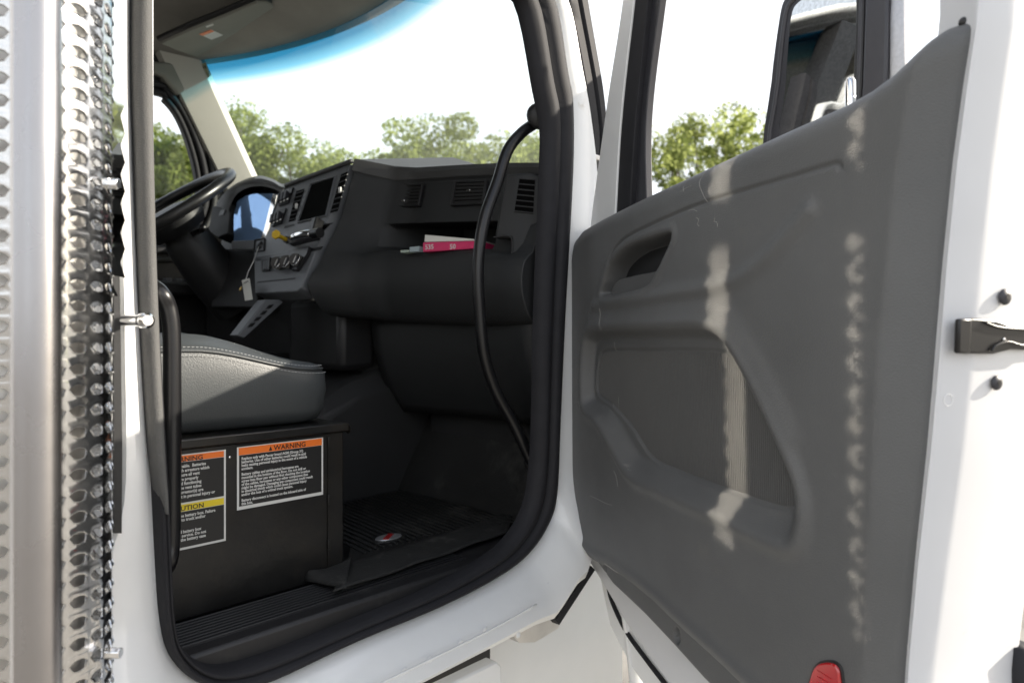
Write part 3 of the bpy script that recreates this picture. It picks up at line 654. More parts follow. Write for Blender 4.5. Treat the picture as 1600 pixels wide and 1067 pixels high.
# ribbed plate in the pocket
pa = np.array(plate); gl_ = MB(); tc0, tc1 = pa[:, 0].min() + .008, pa[:, 0].max() - .008; pitch = .0042; k = 0; t = tc0
def span(t, poly):
    zz = []
    for i in range(len(poly)):
        a, b = poly[i], poly[(i + 1) % len(poly)]
        if (a[0] <= t) != (b[0] <= t): zz.append(a[1] + (t - a[0]) / (b[0] - a[0]) * (b[1] - a[1]))
    return (min(zz), max(zz)) if len(zz) >= 2 else None
while t < tc1:
    sp_ = span(t, pa)
    if sp_ and sp_[1] - sp_[0] > .02:
        z0, z1 = sp_[0] + .005, sp_[1] - .005; r0 = []
        hh = [hgt(t, z0 + (z1 - z0) * q) for q in (.05, .25, .5, .75, .95)]
        rings = []
        for q, hv in zip((0, .25, .5, .75, 1), hh):
            z = z0 + (z1 - z0) * q; rings.append([DP(t - .0013, z, hv - .001), DP(t - .0007, z, hv + .0009), DP(t + .0007, z, hv + .0009), DP(t + .0013, z, hv - .001)])
        gl_.loft(rings)
    t += pitch
gl_.build('ribbed_plate', M['grille'], DOOR, kind='stuff')
rcp = np.array(recess); rcc = rcp.mean(0)
MB().prism([DP(*(rcc + (p - rcc) * .93), -.034) for p in rcp], DN * .0012).build('handle_cup', M['black'], DOOR)
# door pull paddle in recess
pd = D2([(948, 462), (954, 440), (975, 432), (1005, 426), (1033, 421), (1024, 441), (1015, 447), (985, 455)], 4, True)
mb = MB(); mb.prism([DP(p[0], p[1], -.032) for p in pd], DN * .020); mb.build('inner_handle', M['panel'], DOOR, bevel=.005, seg=3)
# red reflector
rf = [duv(*p) for p in [(1268, 1085), (1271, 1055), (1280, 1038), (1298, 1034), (1311, 1040), (1316, 1056), (1314, 1090)]]
o_ = MB(); o_.prism([DP(p[0], p[1], hgt(*p) - .004) for p in crom(rf, 4, True)], DN * .009); ro = o_.build('reflector', M['red'], DOOR, bevel=.002)
mb = MB(); c_ = np.mean(rf, 0)
mb.prism([DP(*(c_ + (p - c_) * 1.14), hgt(*p) - .004) for p in crom(rf, 4, True)], DN * .006); mb.build('reflector_rim', M['black'], ro, bevel=.001)
for k in range(4):
    p = c_ + np.array([.0, -.018 + .007 * k]); MB().box(DP(p[0], p[1], hgt(*c_) + .0052), (.022, .0012, .0012), (DT, DN, UP)).build('reflector_ridge', M['red'], ro)
# small plugs under lip
# white shell behind the panel
sh_in = [(880, 400), (884, 360), (925, 338), (1010, 303), (1200, 212), (1350, 132), (1500, 8)]
shell_poly = [duv(886, 420, -.06), duv(893, 372, -.06), duv(925, 356, -.06), duv(1010, 322, -.06), duv(1200, 230, -.06), duv(1345, 156, -.06), duv(1430, 86, -.06)]
zb0 = bp_[-1][1] - .02
lowpx = [(1045, 1067), (1010, 1020), (975, 968), (950, 925), (925, 885), (905, 850), (890, 800), (885, 700)]
low = [duv(a, b, -.062) for a, b in lowpx]
te_mid = t_end(CZ)
rear_line = [np.array([t_end(z) - .006, z]) for z in (CZ + .36, CZ + .1, CZ - .2, CZ - .45, zb0)]
poly = shell_poly + rear_line + [np.array([low[0][0] + .2, low[0][1] - .05])] + low
mb = MB(); mb.prism([DP(p[0], p[1], -.062) for p in poly], -DN * .026); mb.build('inner_skin', M['white_edge'], DOOR, bevel=.004)
# outer skin: lower, further out, with black gasket between
low2 = [duv(a, b, -.10) for a, b in [(1010, 1067), (995, 1045), (975, 1010), (958, 975), (948, 930), (940, 890), (925, 860)]]
poly2 = shell_poly[2:6] + rear_line + [np.array([low2[0][0] + .2, low2[0][1] - .05])] + low2
mb = MB(); mb.prism([DP(p[0], p[1], -.092) for p in poly2], -DN * .045); mb.build('outer_skin', M['white'], DOOR, bevel=.004)
gk = crom([DP(*duv(a, b, -.088), -.088) for a, b in [(932, 862), (948, 905), (956, 938), (978, 985), (1010, 1030), (1045, 1075), (1090, 1130)]], 6)
MB().tube(gk, .005, 10).build('gasket', M['seal'], DOOR, smooth=True)
# trailing edge, white pressed steel
zst = np.linspace(CZ - .62, CZ + .62, 40); rings = []
for z in zst:
    te = t_end(z) if z < CZ + .41 else t_end(CZ + .41) - (z - CZ - .41) * .12
    f_ = 1 / (1 + math.exp((z - CZ + .30) / .10)) # lower part: fold moves
    fo = -.058 + .018 * f_
    rings.append([DP(te - .05, z, -.030), DP(te - .010, z, -.026), DP(te + .0, z, -.020), DP(te + .003, z, -.024), DP(te + .004, z, fo + .008), DP(te + .0065, z, fo + .002), DP(te + .006, z, fo - .006), DP(te + .008, z, -.172 + .004 * f_), DP(te + .004, z, -.180 + .004 * f_), DP(te - .02, z, -.184 + .004 * f_), DP(te - .05, z, -.150)])
MB().loft(rings).build('trailing_edge', M['white_edge'], DOOR, smooth='auto')
def edgept(px, py, off=.0085):
    te = .905
    for _ in range(6):
        p = onplane(px, py, H0 + DT * (te + off), DT); te = float(t_end(p[2]))
    return p
EX = (-DN, UP, DT)       # axes on the trailing edge: outward, up, towards camera
for q in ((1570, 464), (1557, 598)):
    bolt(edgept(*q), DT, .0085 if q[1] < 500 else .0078, M['mirror_shell'], DOOR, name='edge_bolt')
lb = MB(); pts = [(1491, 500), (1513, 497), (1550, 500), (1572, 508), (1610, 511), (1660, 512), (1660, 545), (1600, 547), (1572, 546), (1545, 553), (1490, 552)]
lb.prism([edgept(a, b, .008) for a, b in pts], DT * .006); lo = lb.build('latch_bracket', M['gloss_black'], DOOR, bevel=.002)
lb = MB(); lb.prism([edgept(a, b, .0145) for a, b in [(1491, 498), (1511, 498), (1508, 553), (1489, 552)]], DT * .006); lb.build('latch_flange', M['gloss_black'], lo, bevel=.002)
lb = MB(); lb.tube(crom([edgept(a, b, .016) for a, b in [(1550, 548), (1556, 540), (1575, 534), (1600, 540), (1640, 540)]], 5), .0013, 8); lb.tube(crom([edgept(a, b, .016) for a, b in [(1540, 504), (1560, 511), (1590, 514), (1640, 516)]], 5), .0013, 8); lb.build('latch_rib', M['gloss_black'], lo, smooth=True)
MB().dome(edgept(1569, 530, .0145), DT, .0018, .0012, 10).build('latch_rivet', M['chrome'], lo)
mb = MB(); c_ = edgept(1482, 625, .0045)
mb.tube([c_ + (np.array(UP) * math.sin(a) - DN * math.cos(a)) * .006 for a in np.linspace(0, 2 * math.pi, 20)[:-1]], .0003, 6, loop=True); mb.build('press_mark', M['white_edge'], DOOR, smooth=True)
# black rubber at outer lower rear edge
rb_ = [(t_end(z), z) for z in np.linspace(CZ - .62, CZ - .34, 8)]
MB().tube([DP(a + .004, z, -.176) for a, z in rb_], .014, 10).build('edge_seal', M['seal'], DOOR, smooth=True)
# window frame front post (white skin + black run channel), top rail
def post(pxa, pxb, h0, h1, name, m, extra=None):
    A = [duv(a, b, h0) for a, b in pxa]; B = [duv(a, b, h0) for a, b in pxb]
    A = [p for p in crom(A, 4)]; B = [p for p in crom(B, 4)]
    rings = [[DP(a[0], a[1], h0), DP(b[0], b[1], h0), DP(b[0], b[1], h1), DP(a[0], a[1], h1)] for a, b in zip(A, B)]
    return MB().loft(rings).build(name, m, DOOR, bevel=.002)
post([(1007, -330), (985, -130), (973, 0), (953, 130), (940, 220), (925, 330), (918, 400)], [(1025, -330), (1003, -130), (990, 0), (975, 130), (967, 220), (961, 330), (957, 400)], -.03, -.06, 'window_post', M['white'])
post([(1025, -330), (1003, -130), (990, 0), (975, 130), (967, 220), (961, 330), (957, 400)], [(1048, -330), (1026, -130), (1012, 0), (998, 130), (990, 220), (984, 330), (980, 400)], -.034, -.06, 'run_channel', M['seal'])
post([(1049, -330), (1027, -130), (1013, 0), (999, 130), (991, 220), (985, 330), (981, 400)], [(1069, -330), (1047, -130), (1031, 0), (1014, 130), (1008, 220), (1010, 330), (1010, 400)], -.045, -.06, 'run_channel', M['mirror_shell'])
tA = duv(1010, -300, -.03); zt_ = CZ + .92
MB().prism([DP(tA[0] - .02, tA[1] - .03, -.035), DP(tA[0] + .05, zt_ + .03, -.035), DP(.80, zt_ + .05, -.035), DP(.86, zt_ - .01, -.035), DP(.80, zt_ + .01, -.035), DP(tA[0] + .08, zt_ - .01, -.035), DP(tA[0] + .03, tA[1] - .03, -.035)], -DN * .07).build('window_top_rail', M['white'], DOOR, bevel=.004)
# black clips between panel tip and white edge
for q in ((1502, 30), (1500, 60), (1493, 112)):
    p = duv(*q, -.02); MB().dome(DP(p[0] - .004, p[1], -.03), DN, .0055, .006, 12).build('panel_clip', M['black'], DOOR, smooth=True)
# lock pin
lpn = DP(*duv(1329, 150, -.03), -.03); a_ = DP(*duv(1329, 122, -.03), -.03)
mb = MB(); mb.tube([lpn - UP * .02, a_ - UP * .004, a_ + UP * .0], [.0058, .0058, .0035], 16); mb.build('lock_pin', M['chrome'], DOOR, smooth='auto')

# ================================================================== mirror outside the door
MC = PD(1285, 60, 1.60)
MIR = empty('side_mirror', tuple(MC - np.array([0, 0, .35])), 'tall black side mirror standing beyond the open door window', 'mirror')
mf = CAM - MC; mf[2] = 0; mf /= np.linalg.norm(mf)
ma = R(-28); mn = np.array([mf[0] * math.cos(ma) - mf[1] * math.sin(ma), mf[0] * math.sin(ma) + mf[1] * math.cos(ma), 0.0])
mx_ = np.cross(UP, mn)          # to the right as seen from the camera
def MP(px, py, off=0): return onplane(px, py, MC + mn * off, mn)
ho = crom([MP(a, b) for a, b in [(1196, 260), (1205, 130), (1218, 30), (1226, 0), (1240, -18), (1275, -30), (1330, -34), (1388, -34), (1386, 60), (1380, 180), (1372, 260), (1290, 275)]], 4, True)
cm_ = np.mean(ho, 0)
rings = [[p for p in ho], [cm_ + (p - cm_) * 1.0 - mn * .02 for p in ho], [cm_ + (p - cm_) * .95 - mn * .05 for p in ho], [cm_ + (p - cm_) * .7 - mn * .08 for p in ho]]
MB().loft(rings).build('mirror_shell', M['mirror_shell'], MIR, smooth='auto')
gg = crom([MP(a, b, .002) for a, b in [(1222, 255), (1228, 130), (1236, 30), (1248, 4), (1270, -6), (1300, -10), (1335, -12), (1337, 60), (1334, 160), (1330, 262)]], 4, True)
MB().prism(gg, -mn * .001).build('mirror_glass', M['mirror'], MIR)
rim = crom([MP(a, b, .0) for a, b in [(1208, 262), (1216, 130), (1227, 30), (1238, 2), (1262, -14), (1300, -20), (1338, -22), (1346, -22), (1345, 60), (1341, 160), (1336, 268)]], 4, True)
MB().tube(rim, .006, 10, loop=True).build('mirror_rim', M['mirror_shell'], MIR, smooth=True)
MB().prism([MP(a, b, .004) for a, b in [(1340, -40), (1352, -40), (1347, 130), (1336, 262), (1328, 262)]], -mn * .01).build('mirror_divider', M['black'], MIR, bevel=.002)
MB().prism([MP(a, b, .008) for a, b in [(1353, -40), (1388, -40), (1385, 110), (1378, 262), (1342, 262)]], -mn * .02).build('mirror_side_cover', M['mirror_shell'], MIR, bevel=.006)
pst = [MP(1404, y, -.02) for y in (-140, 300)]
MB().tube(pst, .0175, 16).build('mirror_arm', mat('mirror_arm_paint', (.42, .43, .46), .4, var=.08, vscale=120), MIR, smooth=True)
MB().prism([MP(a, b, -.03) for a, b in [(1196, 270), (1420, 262), (1440, 420), (1400, 520), (1250, 420)]], -mn * .04).build('mirror_bracket', M['mirror_shell'], MIR, bevel=.006)

# ================================================================== dashboard
DASH = empty('dashboard', (1.15, .85, CZ - .1), 'charcoal truck dashboard with vents, gauges and an open shelf', 'dashboard')
# passenger side: stations in y, rows (x, image row)
def stn(y, x0, rows): return [np.array([x0 + dx, y, zfor(x0 + dx, y, r)]) for dx, r in rows]
S = []
S.append(stn(.035, 1.178, [(.30, 262), (.0, 257), (-.004, 262), (.0, 274), (.004, 278), (-.02, 345), (-.035, 352), (-.045, 380), (-.055, 394), (-.085, 412), (-.09, 455), (-.06, 500), (-.01, 512), (.12, 512)]))
S.append(stn(.16, 1.178, [(.30, 262), (.0, 257), (-.004, 262), (.0, 274), (.004, 278), (-.02, 345), (-.035, 352), (-.045, 380), (-.055, 392), (-.085, 405), (-.09, 450), (-.06, 500), (-.01, 511), (.12, 511)]))
S.append(stn(.175, 1.178, [(.30, 262), (.0, 257), (-.004, 262), (.0, 274), (.004, 278), (-.02, 345), (.23, 356), (.23, 388), (-.05, 389), (-.085, 397), (-.092, 445), (-.06, 500), (-.01, 511), (.12, 511)]))
S.append(stn(.33, 1.182, [(.30, 262), (.0, 260), (-.004, 265), (.0, 277), (.004, 281), (-.03, 347), (.23, 356), (.23, 389), (-.06, 390), (-.095, 396), (-.105, 445), (-.07, 500), (-.02, 508), (.12, 508)]))
S.append(stn(.50, 1.18, [(.30, 262), (.0, 264), (-.004, 270), (.0, 282), (.004, 286), (-.03, 349), (.17, 358), (.17, 391), (-.07, 391), (-.10, 397), (-.115, 445), (-.08, 497), (-.03, 503), (.12, 503)]))
S.append(stn(.575, 1.165, [(.30, 258), (.0, 262), (-.006, 268), (-.005, 283), (-.005, 287), (-.04, 350), (-.045, 358), (-.06, 385), (-.09, 394), (-.12, 404), (-.14, 446), (-.10, 494), (-.04, 499), (.12, 499)]))
S.append(stn(.655, 1.088, [(.36, 248), (.0, 250), (-.004, 256), (-.01, 268), (-.012, 275), (-.05, 340), (-.06, 352), (-.085, 378), (-.10, 392), (-.115, 410), (-.150, 446), (-.10, 488), (-.04, 496), (.15, 496)]))
SS = []
S = [p_[:8] + crom(p_[8:13], 4) + p_[13:] for p_ in S]
for i in range(len(S) - 1):
    n = 6
    for k in range(n):
        u = k / n; SS.append([a * (1 - u) + b * u for a, b in zip(S[i], S[i + 1])])
SS.append(S[-1])
mb = MB(); mb.loft(SS, close=True); do = mb.build('dash_body', M['dash'], DASH, smooth='auto', bevel=.005, seg=3)
# top pad strip, paler than the dash body
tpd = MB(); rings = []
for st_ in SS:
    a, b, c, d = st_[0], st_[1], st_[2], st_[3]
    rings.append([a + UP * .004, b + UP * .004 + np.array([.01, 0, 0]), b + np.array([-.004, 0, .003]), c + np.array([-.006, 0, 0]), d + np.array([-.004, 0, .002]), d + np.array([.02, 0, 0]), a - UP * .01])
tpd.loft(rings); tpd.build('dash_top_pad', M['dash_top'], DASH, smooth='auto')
# dash top over driver side and centre
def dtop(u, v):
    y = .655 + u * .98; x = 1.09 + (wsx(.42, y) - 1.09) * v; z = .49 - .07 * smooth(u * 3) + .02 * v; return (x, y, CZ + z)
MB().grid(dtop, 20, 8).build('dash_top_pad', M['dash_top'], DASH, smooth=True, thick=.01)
# vents on passenger face
FP = [stn(.33, 1.182, [(.004, 281), (-.03, 347)])[0], stn(.33, 1.182, [(.004, 281), (-.03, 347)])[1], stn(.50, 1.18, [(.004, 286)])[0]]
fn_ = np.cross(FP[1] - FP[0], FP[2] - FP[0]); fn_ /= np.linalg.norm(fn_)
if fn_[0] > 0: fn_ = -fn_
def facept(px, py, off=0): return onplane(px, py, FP[0] + fn_ * off, fn_)
def quad_frame(P4, w_, n_, depth, name, m, parent, bevel=.0015):
    # frame of width w_ around the inside of the quad, standing proud by depth
    c_ = np.mean(P4, 0); inn = []
    for p in P4:
        inn.append(p + (c_ - p) / np.linalg.norm(c_ - p) * w_ * 1.35)
    rings = [[p - n_ * .004, p + n_ * depth, q + n_ * depth, q - n_ * .004] for p, q in zip(P4, inn)]
    return MB().loft(rings, close=True, cap=False, loop=True).build(name, m, parent, bevel=bevel), inn
def vent(px4, nsl, knob, pt, n_):
    P4 = [pt(a, b, .004) for a, b in px4]
    v_ = MB(); v_.prism([p for p in P4], n_ * .0015); vo_ = v_.build('air_vent', M['void'], DASH)
    fo_, inn = quad_frame(P4, .006, n_, .008, 'vent_bezel', M['black'], vo_)
    for k in range(nsl):
        u = (k + .5) / nsl; a = inn[0] * (1 - u) + inn[3] * u; b = inn[1] * (1 - u) + inn[2] * u
        ax0 = (b - a) / np.linalg.norm(b - a); ax2 = np.cross(n_, ax0); tl = n_ * .6 + ax2 * .8; tl /= np.linalg.norm(tl); MB().box((a + b) / 2 + n_ * .0035, (np.linalg.norm(b - a), .006, .0014), (ax0, tl, np.cross(ax0, tl))).build('slat', M['under'], vo_)
    kp = pt(*knob, .010); MB().box(kp, (.008, .012, .005)).build('vent_knob', M['chrome'], vo_, bevel=.001)
    return vo_
vent([(612, 292), (664, 289), (657, 323), (613, 326)], 6, (631, 314), facept, fn_)
vent([(712, 285), (764, 283), (758, 320), (706, 323)], 6, (733, 298), facept, fn_)
# end cap and its slotted vent
EC = [PY(a, b, .035) for a, b in [(790, 275), (850, 275), (850, 360), (846, 440), (843, 512), (822, 488), (803, 452), (798, 420), (799, 372), (771, 371)]]
ecn = np.array([-.8, -.6, 0]);
mb = MB()
EQ = [onplane(a, b, (1.165, .03, 0), ecn) for a, b in [(790, 272), (826, 270), (848, 275), (852, 360), (848, 440), (843, 514), (822, 490), (803, 454), (798, 420), (799, 372), (773, 371)]]
mb.prism(EQ, -ecn * .0 + np.array([.03, .02, 0])); eo = mb.build('dash_end_cap', M['dash'], DASH, bevel=.005, seg=3)
def ecp(px, py, off=0): return onplane(px, py, np.array([1.165, .03, 0]) + ecn * off, ecn)
sl = [(812, 279), (836, 281), (833, 333), (804, 330)]
MB().prism([ecp(a, b, .0012) for a, b in sl], ecn * .0008).build('end_vent', M['void'], eo)
for k in range(7):
    u = k / 6; a = (sl[0][0] * (1 - u) + sl[3][0] * u, sl[0][1] * (1 - u) + sl[3][1] * u); b = (sl[1][0] * (1 - u) + sl[2][0] * u, sl[1][1] * (1 - u) + sl[2][1] * u)
    A, B = ecp(*a, .002), ecp(*b, .002); MB().tube([A, B], .0017, 6).build('slat', M['under'], eo)
# seam lines on lower bolster
sm = crom([ecp(a, b, .003) for a, b in [(771, 371), (799, 372), (798, 420), (803, 454), (822, 490), (843, 514)]], 5)
MB().tube(sm, .0016, 6).build('panel_seam', M['black'], eo)

# driver-facing fascia plane
F0 = np.array([1.085, .67, CZ + .5]); F1 = np.array([.93, .67, CZ + .14])
e1 = (F1 - F0) / np.linalg.norm(F1 - F0); e2 = np.array([0, 1.0, 0]); FN = np.cross(e2, e1); FN = FN if FN[0] < 0 else -FN; FN /= np.linalg.norm(FN)
def fp(px, py, off=0): return onplane(px, py, F0 + FN * off, FN)
fo = [(548, 256), (470, 449), (463, 455), (398, 459), (396, 374), (414, 370), (425, 345), (437, 303), (447, 291)]
mb = MB(); mb.prism([fp(a, b) for a, b in fo], -FN * .05); fa = mb.build('centre_fascia', M['fascia'], DASH, bevel=.003)
def fbox(pts, d0, d1, m, name, par=None, bevel=.001):
    mb = MB(); mb.prism([fp(a, b, d0) for a, b in pts], FN * (d1 - d0)); return mb.build(name, m, par or DASH, bevel=bevel)
# rim along top of fascia
rimp = crom([fp(a, b, .004) for a, b in [(549, 252), (500, 270), (447, 290)]], 5)
MB().tube(rimp, .007, 10).build('fascia_rim', M['dash_top'], fa, smooth=True)
fbox([(487, 289), (523, 277), (509, 336), (467, 347)], .0005, .0015, M['void'], 'display_screen')
fr4 = [fp(a, b, .001) for a, b in [(486, 287), (525, 275), (510, 338), (465, 349)]]; quad_frame(fr4, .003, FN, .004, 'screen_frame', M['fascia'], fa)
for v4, kn in (([(463, 299), (476, 295), (460, 345), (451, 347)], (463, 322)), ([(533, 273), (544, 268), (528, 330), (516, 333)], (531, 297))):
    vb = fbox(v4, .0005, .0015, M['void'], 'air_vent')
    for k in range(7):
        u = (k + .5) / 7; a = (v4[0][0] * (1 - u) + v4[3][0] * u, v4[0][1] * (1 - u) + v4[3][1] * u); b = (v4[1][0] * (1 - u) + v4[2][0] * u, v4[1][1] * (1 - u) + v4[2][1] * u)
        MB().tube([fp(*a, .003), fp(*b, .003)], .0018, 6).build('slat', M['black'], vb)
    kp = fp(*kn, .008); MB().box(kp, (.006, .010, .016)).build('vent_knob', M['label_white'], vb, bevel=.002)
# rocker switches (two banks of three)
for bx_, by_ in ((440, 306), (429, 338)):
    bk = fbox([(bx_ + 2, by_ - 6), (bx_ + 20, by_ - 12), (bx_ + 12, by_ + 12), (bx_ - 3, by_ + 17)], .0005, .006, M['gloss_black'], 'switch_bank')
    for k in range(3):
        x = bx_ + k * 5.2 - 2; y = by_ + 4 - k * 2.2
        fbox([(x, y - 4), (x + 3.4, y - 5.5), (x + 1.4, y + 7), (x - 2.2, y + 8)], .006, .017, M['mirror_shell'], 'rocker_switch', bk)
        fbox([(x - .4, y + 5), (x + 2.2, y + 4), (x + 1.8, y + 6.4), (x - .8, y + 7.4)], .017, .0176, M['label_white'], 'switch_mark', bk, 0)
# flat control panel, buttons, lower line
fbox([(445, 353), (459, 350), (461, 352), (444, 357)], .0005, .0012, M['black'], 'slot')
fbox([(507, 351), (520, 348), (519, 350), (506, 353), (502, 367), (499, 367)], .0005, .0012, M['black'], 'slot')
fbox([(400, 402), (505, 385), (502, 390), (400, 408)], .0005, .0015, M['gloss_black'], 'slot')
# yellow parking brake knob
a0, a1 = fp(450, 376, .0), fp(430, 366, .055)
kn = MB(); kn.tube([a0, a0 * .2 + a1 * .8], .0062, 14); kb = kn.build('brake_knob', M['knob_yellow'], DASH, smooth='auto', label='yellow push-pull brake knob')
dk = (a1 - a0) / np.linalg.norm(a1 - a0); kn = MB(); kn.tube([a1 - dk * .012, a1 - dk * .004, a1], [.010, .015, .013], 6); kn.build('knob_cap', M['knob_yellow'], kb, bevel=.003)
kn = MB(); kn.tube([a0, a0 + dk * .012], .010, 12); kn.build('knob_collar', M['gloss_black'], kb)
# chrome trailer knob / handle
h1_, h2_ = fp(459, 372, .03), fp(489, 366, .03)
hk = MB(); hk.tube(crom([h1_, h1_ * .7 + h2_ * .3 + FN * .004, h1_ * .3 + h2_ * .7 + FN * .004, h2_], 3), .0125, 14); ck = hk.build('control_lever', M['chrome'], DASH, smooth=True, label='chrome trailer brake handle')
hk = MB(); hk.tube([h2_, h2_ + (h2_ - h1_) * .35], .0135, 14); hk.build('lever_end', M['gloss_black'], ck, smooth='auto')
fbox([(455, 378), (497, 371), (503, 375), (460, 386)], .012, .03, M['mirror_shell'], 'lever_base', ck, .003)
fbox([(500, 350), (508, 346), (500, 376), (494, 378)], .001, .03, M['gloss_black'], 'lever_mount', ck, .003)
# ignition switch
bolt(fp(406, 383, .004), FN, .014, M['gloss_black'], DASH, name='ignition_switch', socket=True, h=.5)
quad_frame([fp(a, b, .002) for a, b in [(398, 375), (414, 372), (413, 392), (396, 394)]], .003, FN, .003, 'switch_frame', M['dash'], fa)
# climate knobs
def knob(px, py, r=.0175):
    c_ = fp(px, py, .022); k = MB(); k.tube([fp(px, py, 0), c_], r, 20); ko = k.build('climate_knob', M['gloss_black'], DASH, smooth='auto')
    mb = MB(); mb.tube([c_ + (e1 * math.cos(a) + e2 * math.sin(a)) * r * .93 for a in np.linspace(0, 2 * math.pi, 25)[:-1]], .0017, 6, loop=True); mb.build('chrome_ring', M['chrome'], ko, smooth=True)
    MB().dome(c_, FN, r * .8, .003, 20).build('knob_face', M['mirror_shell'], ko, smooth=True)
    MB().box(c_ + FN * .004, (.002, .003, .02), (FN, e2, e1)).build('pointer', M['label_white'], ko)
for q in ((462, 406), (447, 409), (433, 411)): knob(*q)
fbox([(455, 394), (488, 388), (484, 400), (468, 424), (458, 424)], .001, .012, M['gloss_black'], 'climate_bezel')
bb = fbox([(410, 406), (424, 403), (422, 424), (411, 425)], .001, .006, M['gloss_black'], 'button_block')
for k in range(3): fbox([(413 + k * 3.4, 409), (415.4 + k * 3.4, 408.5), (414.6 + k * 3.4, 421), (412.4 + k * 3.4, 421.5)], .006, .010, M['fascia'], 'button', bb)
# pocket line lower
fbox([(402, 440), (462, 434), (461, 436), (402, 442)], .0003, .0012, M['black'], 'slot')
# instrument cluster with hood and lens
cl = [(366, 388), (366, 335), (372, 315), (385, 306), (402, 303), (428, 303), (433, 308), (424, 345), (411, 386)]
CP0 = fp(400, 340, -.02)
def cp(px, py, off=0): return onplane(px, py, CP0 + FNC * off, FNC)
FNC = np.array([-.95, -.10, .27]); FNC /= np.linalg.norm(FNC)
mb = MB(); mb.prism([cp(a, b, -.03) for a, b in [(345, 392), (350, 320), (372, 292), (405, 285), (440, 292), (440, 330), (420, 395)]], -FNC * .02); mb.build('cluster_bezel', M['black'], DASH)
M['lens'] = mat('gauge_lens', (.02, .025, .035), .03, spec=1.0, coat=1)
_b = M['lens'].node_tree.nodes['Principled BSDF']; _b.inputs['IOR'].default_value = 2.0; _b.inputs['Coat Weight'].default_value = 0; _b.inputs['Specular Tint'].default_value = (.50, .72, 1, 1); _b.inputs['Metallic'].default_value = .45; _b.inputs['Base Color'].default_value = (.28, .45, .75, 1)  # blue of the reflected sky put into the lens colour and tint
mb = MB(); mb.prism([cp(a, b, .010) for a, b in cl], FNC * .002); ln = mb.build('gauge_lens', M['lens'], DASH, label='glossy instrument lens reflecting the sky, tinted sky blue')
mb = MB(); mb.prism([cp(a, b, .012) for a, b in [(428, 303), (434, 306), (424, 345), (412, 386), (404, 386), (414, 360), (420, 335)]], FNC * .004); mb.build('lens_edge', M['chrome'], ln, smooth=False)
mb = MB(); mb.prism([cp(a, b, .010) for a, b in [(366, 378), (413, 376), (411, 388), (396, 392), (366, 392)]], FNC * .01); mb.build('cluster_sill', M['fascia'], DASH, bevel=.003)
hood = crom([(338, 322), (350, 306), (366, 293), (385, 284), (405, 279), (425, 284), (440, 292), (452, 291)], 5)
inner_h = crom([(357, 330), (364, 312), (372, 302), (386, 294), (404, 291), (420, 293), (433, 298), (438, 302)], 5)
rings = []
for a, b in zip(hood, inner_h):
    A, B = cp(a[0], a[1], .03), cp(b[0], b[1], .028); rings.append([A, A * .4 + B * .6 + FNC * .004, B, cp(b[0], b[1], -.03), cp(a[0], a[1], -.04) + UP * .01])
MB().loft(rings, close=True).build('cluster_hood', M['dash_top'], DASH, smooth='auto')
for q in ((395, 297), (414, 295)): MB().dome(cp(*q, .0), -UP, .004, .003, 10).build('hood_screw', M['gloss_black'], DASH)
mb = MB(); mb.prism([cp(a, b, -.015) for a, b in [(335, 388), (400, 388), (402, 480), (330, 480)]], -FNC * .03); mb.build('knee_panel', M['black'], DASH, bevel=.004)
# left side of cluster
mb = MB(); mb.prism([cp(a, b, .02) for a, b in [(332, 322), (362, 318), (356, 365), (340, 372), (325, 360)]], -FNC * .05); lf = mb.build('cluster_side', M['dash'], DASH, bevel=.004)
mb = MB(); mb.prism([cp(a, b, .022) for a, b in [(345, 329), (352, 327), (349, 336), (342, 337)]], FNC * .001); mb.build('side_switch', M['gloss_black'], lf)
# driver lower dash, black bulk
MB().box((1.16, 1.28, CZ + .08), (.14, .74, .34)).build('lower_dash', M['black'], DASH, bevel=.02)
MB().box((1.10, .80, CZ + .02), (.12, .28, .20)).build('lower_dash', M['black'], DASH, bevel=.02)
# console strip with switches going down-left
cs = [PY(a, b, .80) for a, b in [(371, 524), (381, 529), (443, 472), (436, 468), (415, 468)]]
mb = MB(); mb.prism(cs, (0, .05, 0)); co = mb.build('console_switch_panel', M['fascia'], DASH, bevel=.003)
for k in range(4):
    u = k / 4; a = (386 + 38 * u, 511 - 38 * u)
    MB().prism([PY(a[0], a[1], .798), PY(a[0] + 8, a[1] - 1, .798), PY(a[0] + 13, a[1] - 7, .798), PY(a[0] + 5, a[1] - 6, .798)], (0, -.003, 0)).build('console_switch', M['gloss_black'], co, bevel=.001)

# ================================================================== steering wheel and column
WC = PY(258, 328, 1.38); SW = empty('steering_wheel', tuple(WC - np.array([0, 0, .2])), 'black steering wheel on its column before the driver side window', 'steering wheel')
axn = np.array([-.62, -.02, .78]); axn /= np.linalg.norm(axn); wu = np.array([0, 1.0, 0]); wu = wu - axn * np.dot(wu, axn); wu /= np.linalg.norm(wu); wv = np.cross(axn, wu)
WR = .235
ring = [WC + WR * (math.cos(a) * wu + math.sin(a) * wv) for a in np.linspace(0, 2 * math.pi, 73)[:-1]]
MB().tube(ring, .0185, 16, loop=True).build('rim', M['gloss_black'], SW, smooth=True)
hubc = WC - axn * .03
mb = MB(); rings = []
for k, (s_, d_) in enumerate(((.085, -.05), (.10, -.02), (.095, .01), (.06, .028), (.02, .032))):
    rings.append([hubc + axn * d_ + s_ * (math.cos(a) * wu * 1.15 + math.sin(a) * wv) for a in np.linspace(0, 2 * math.pi, 29)[:-1]])
mb.loft(rings); mb.build('hub', M['black'], SW, smooth='auto')
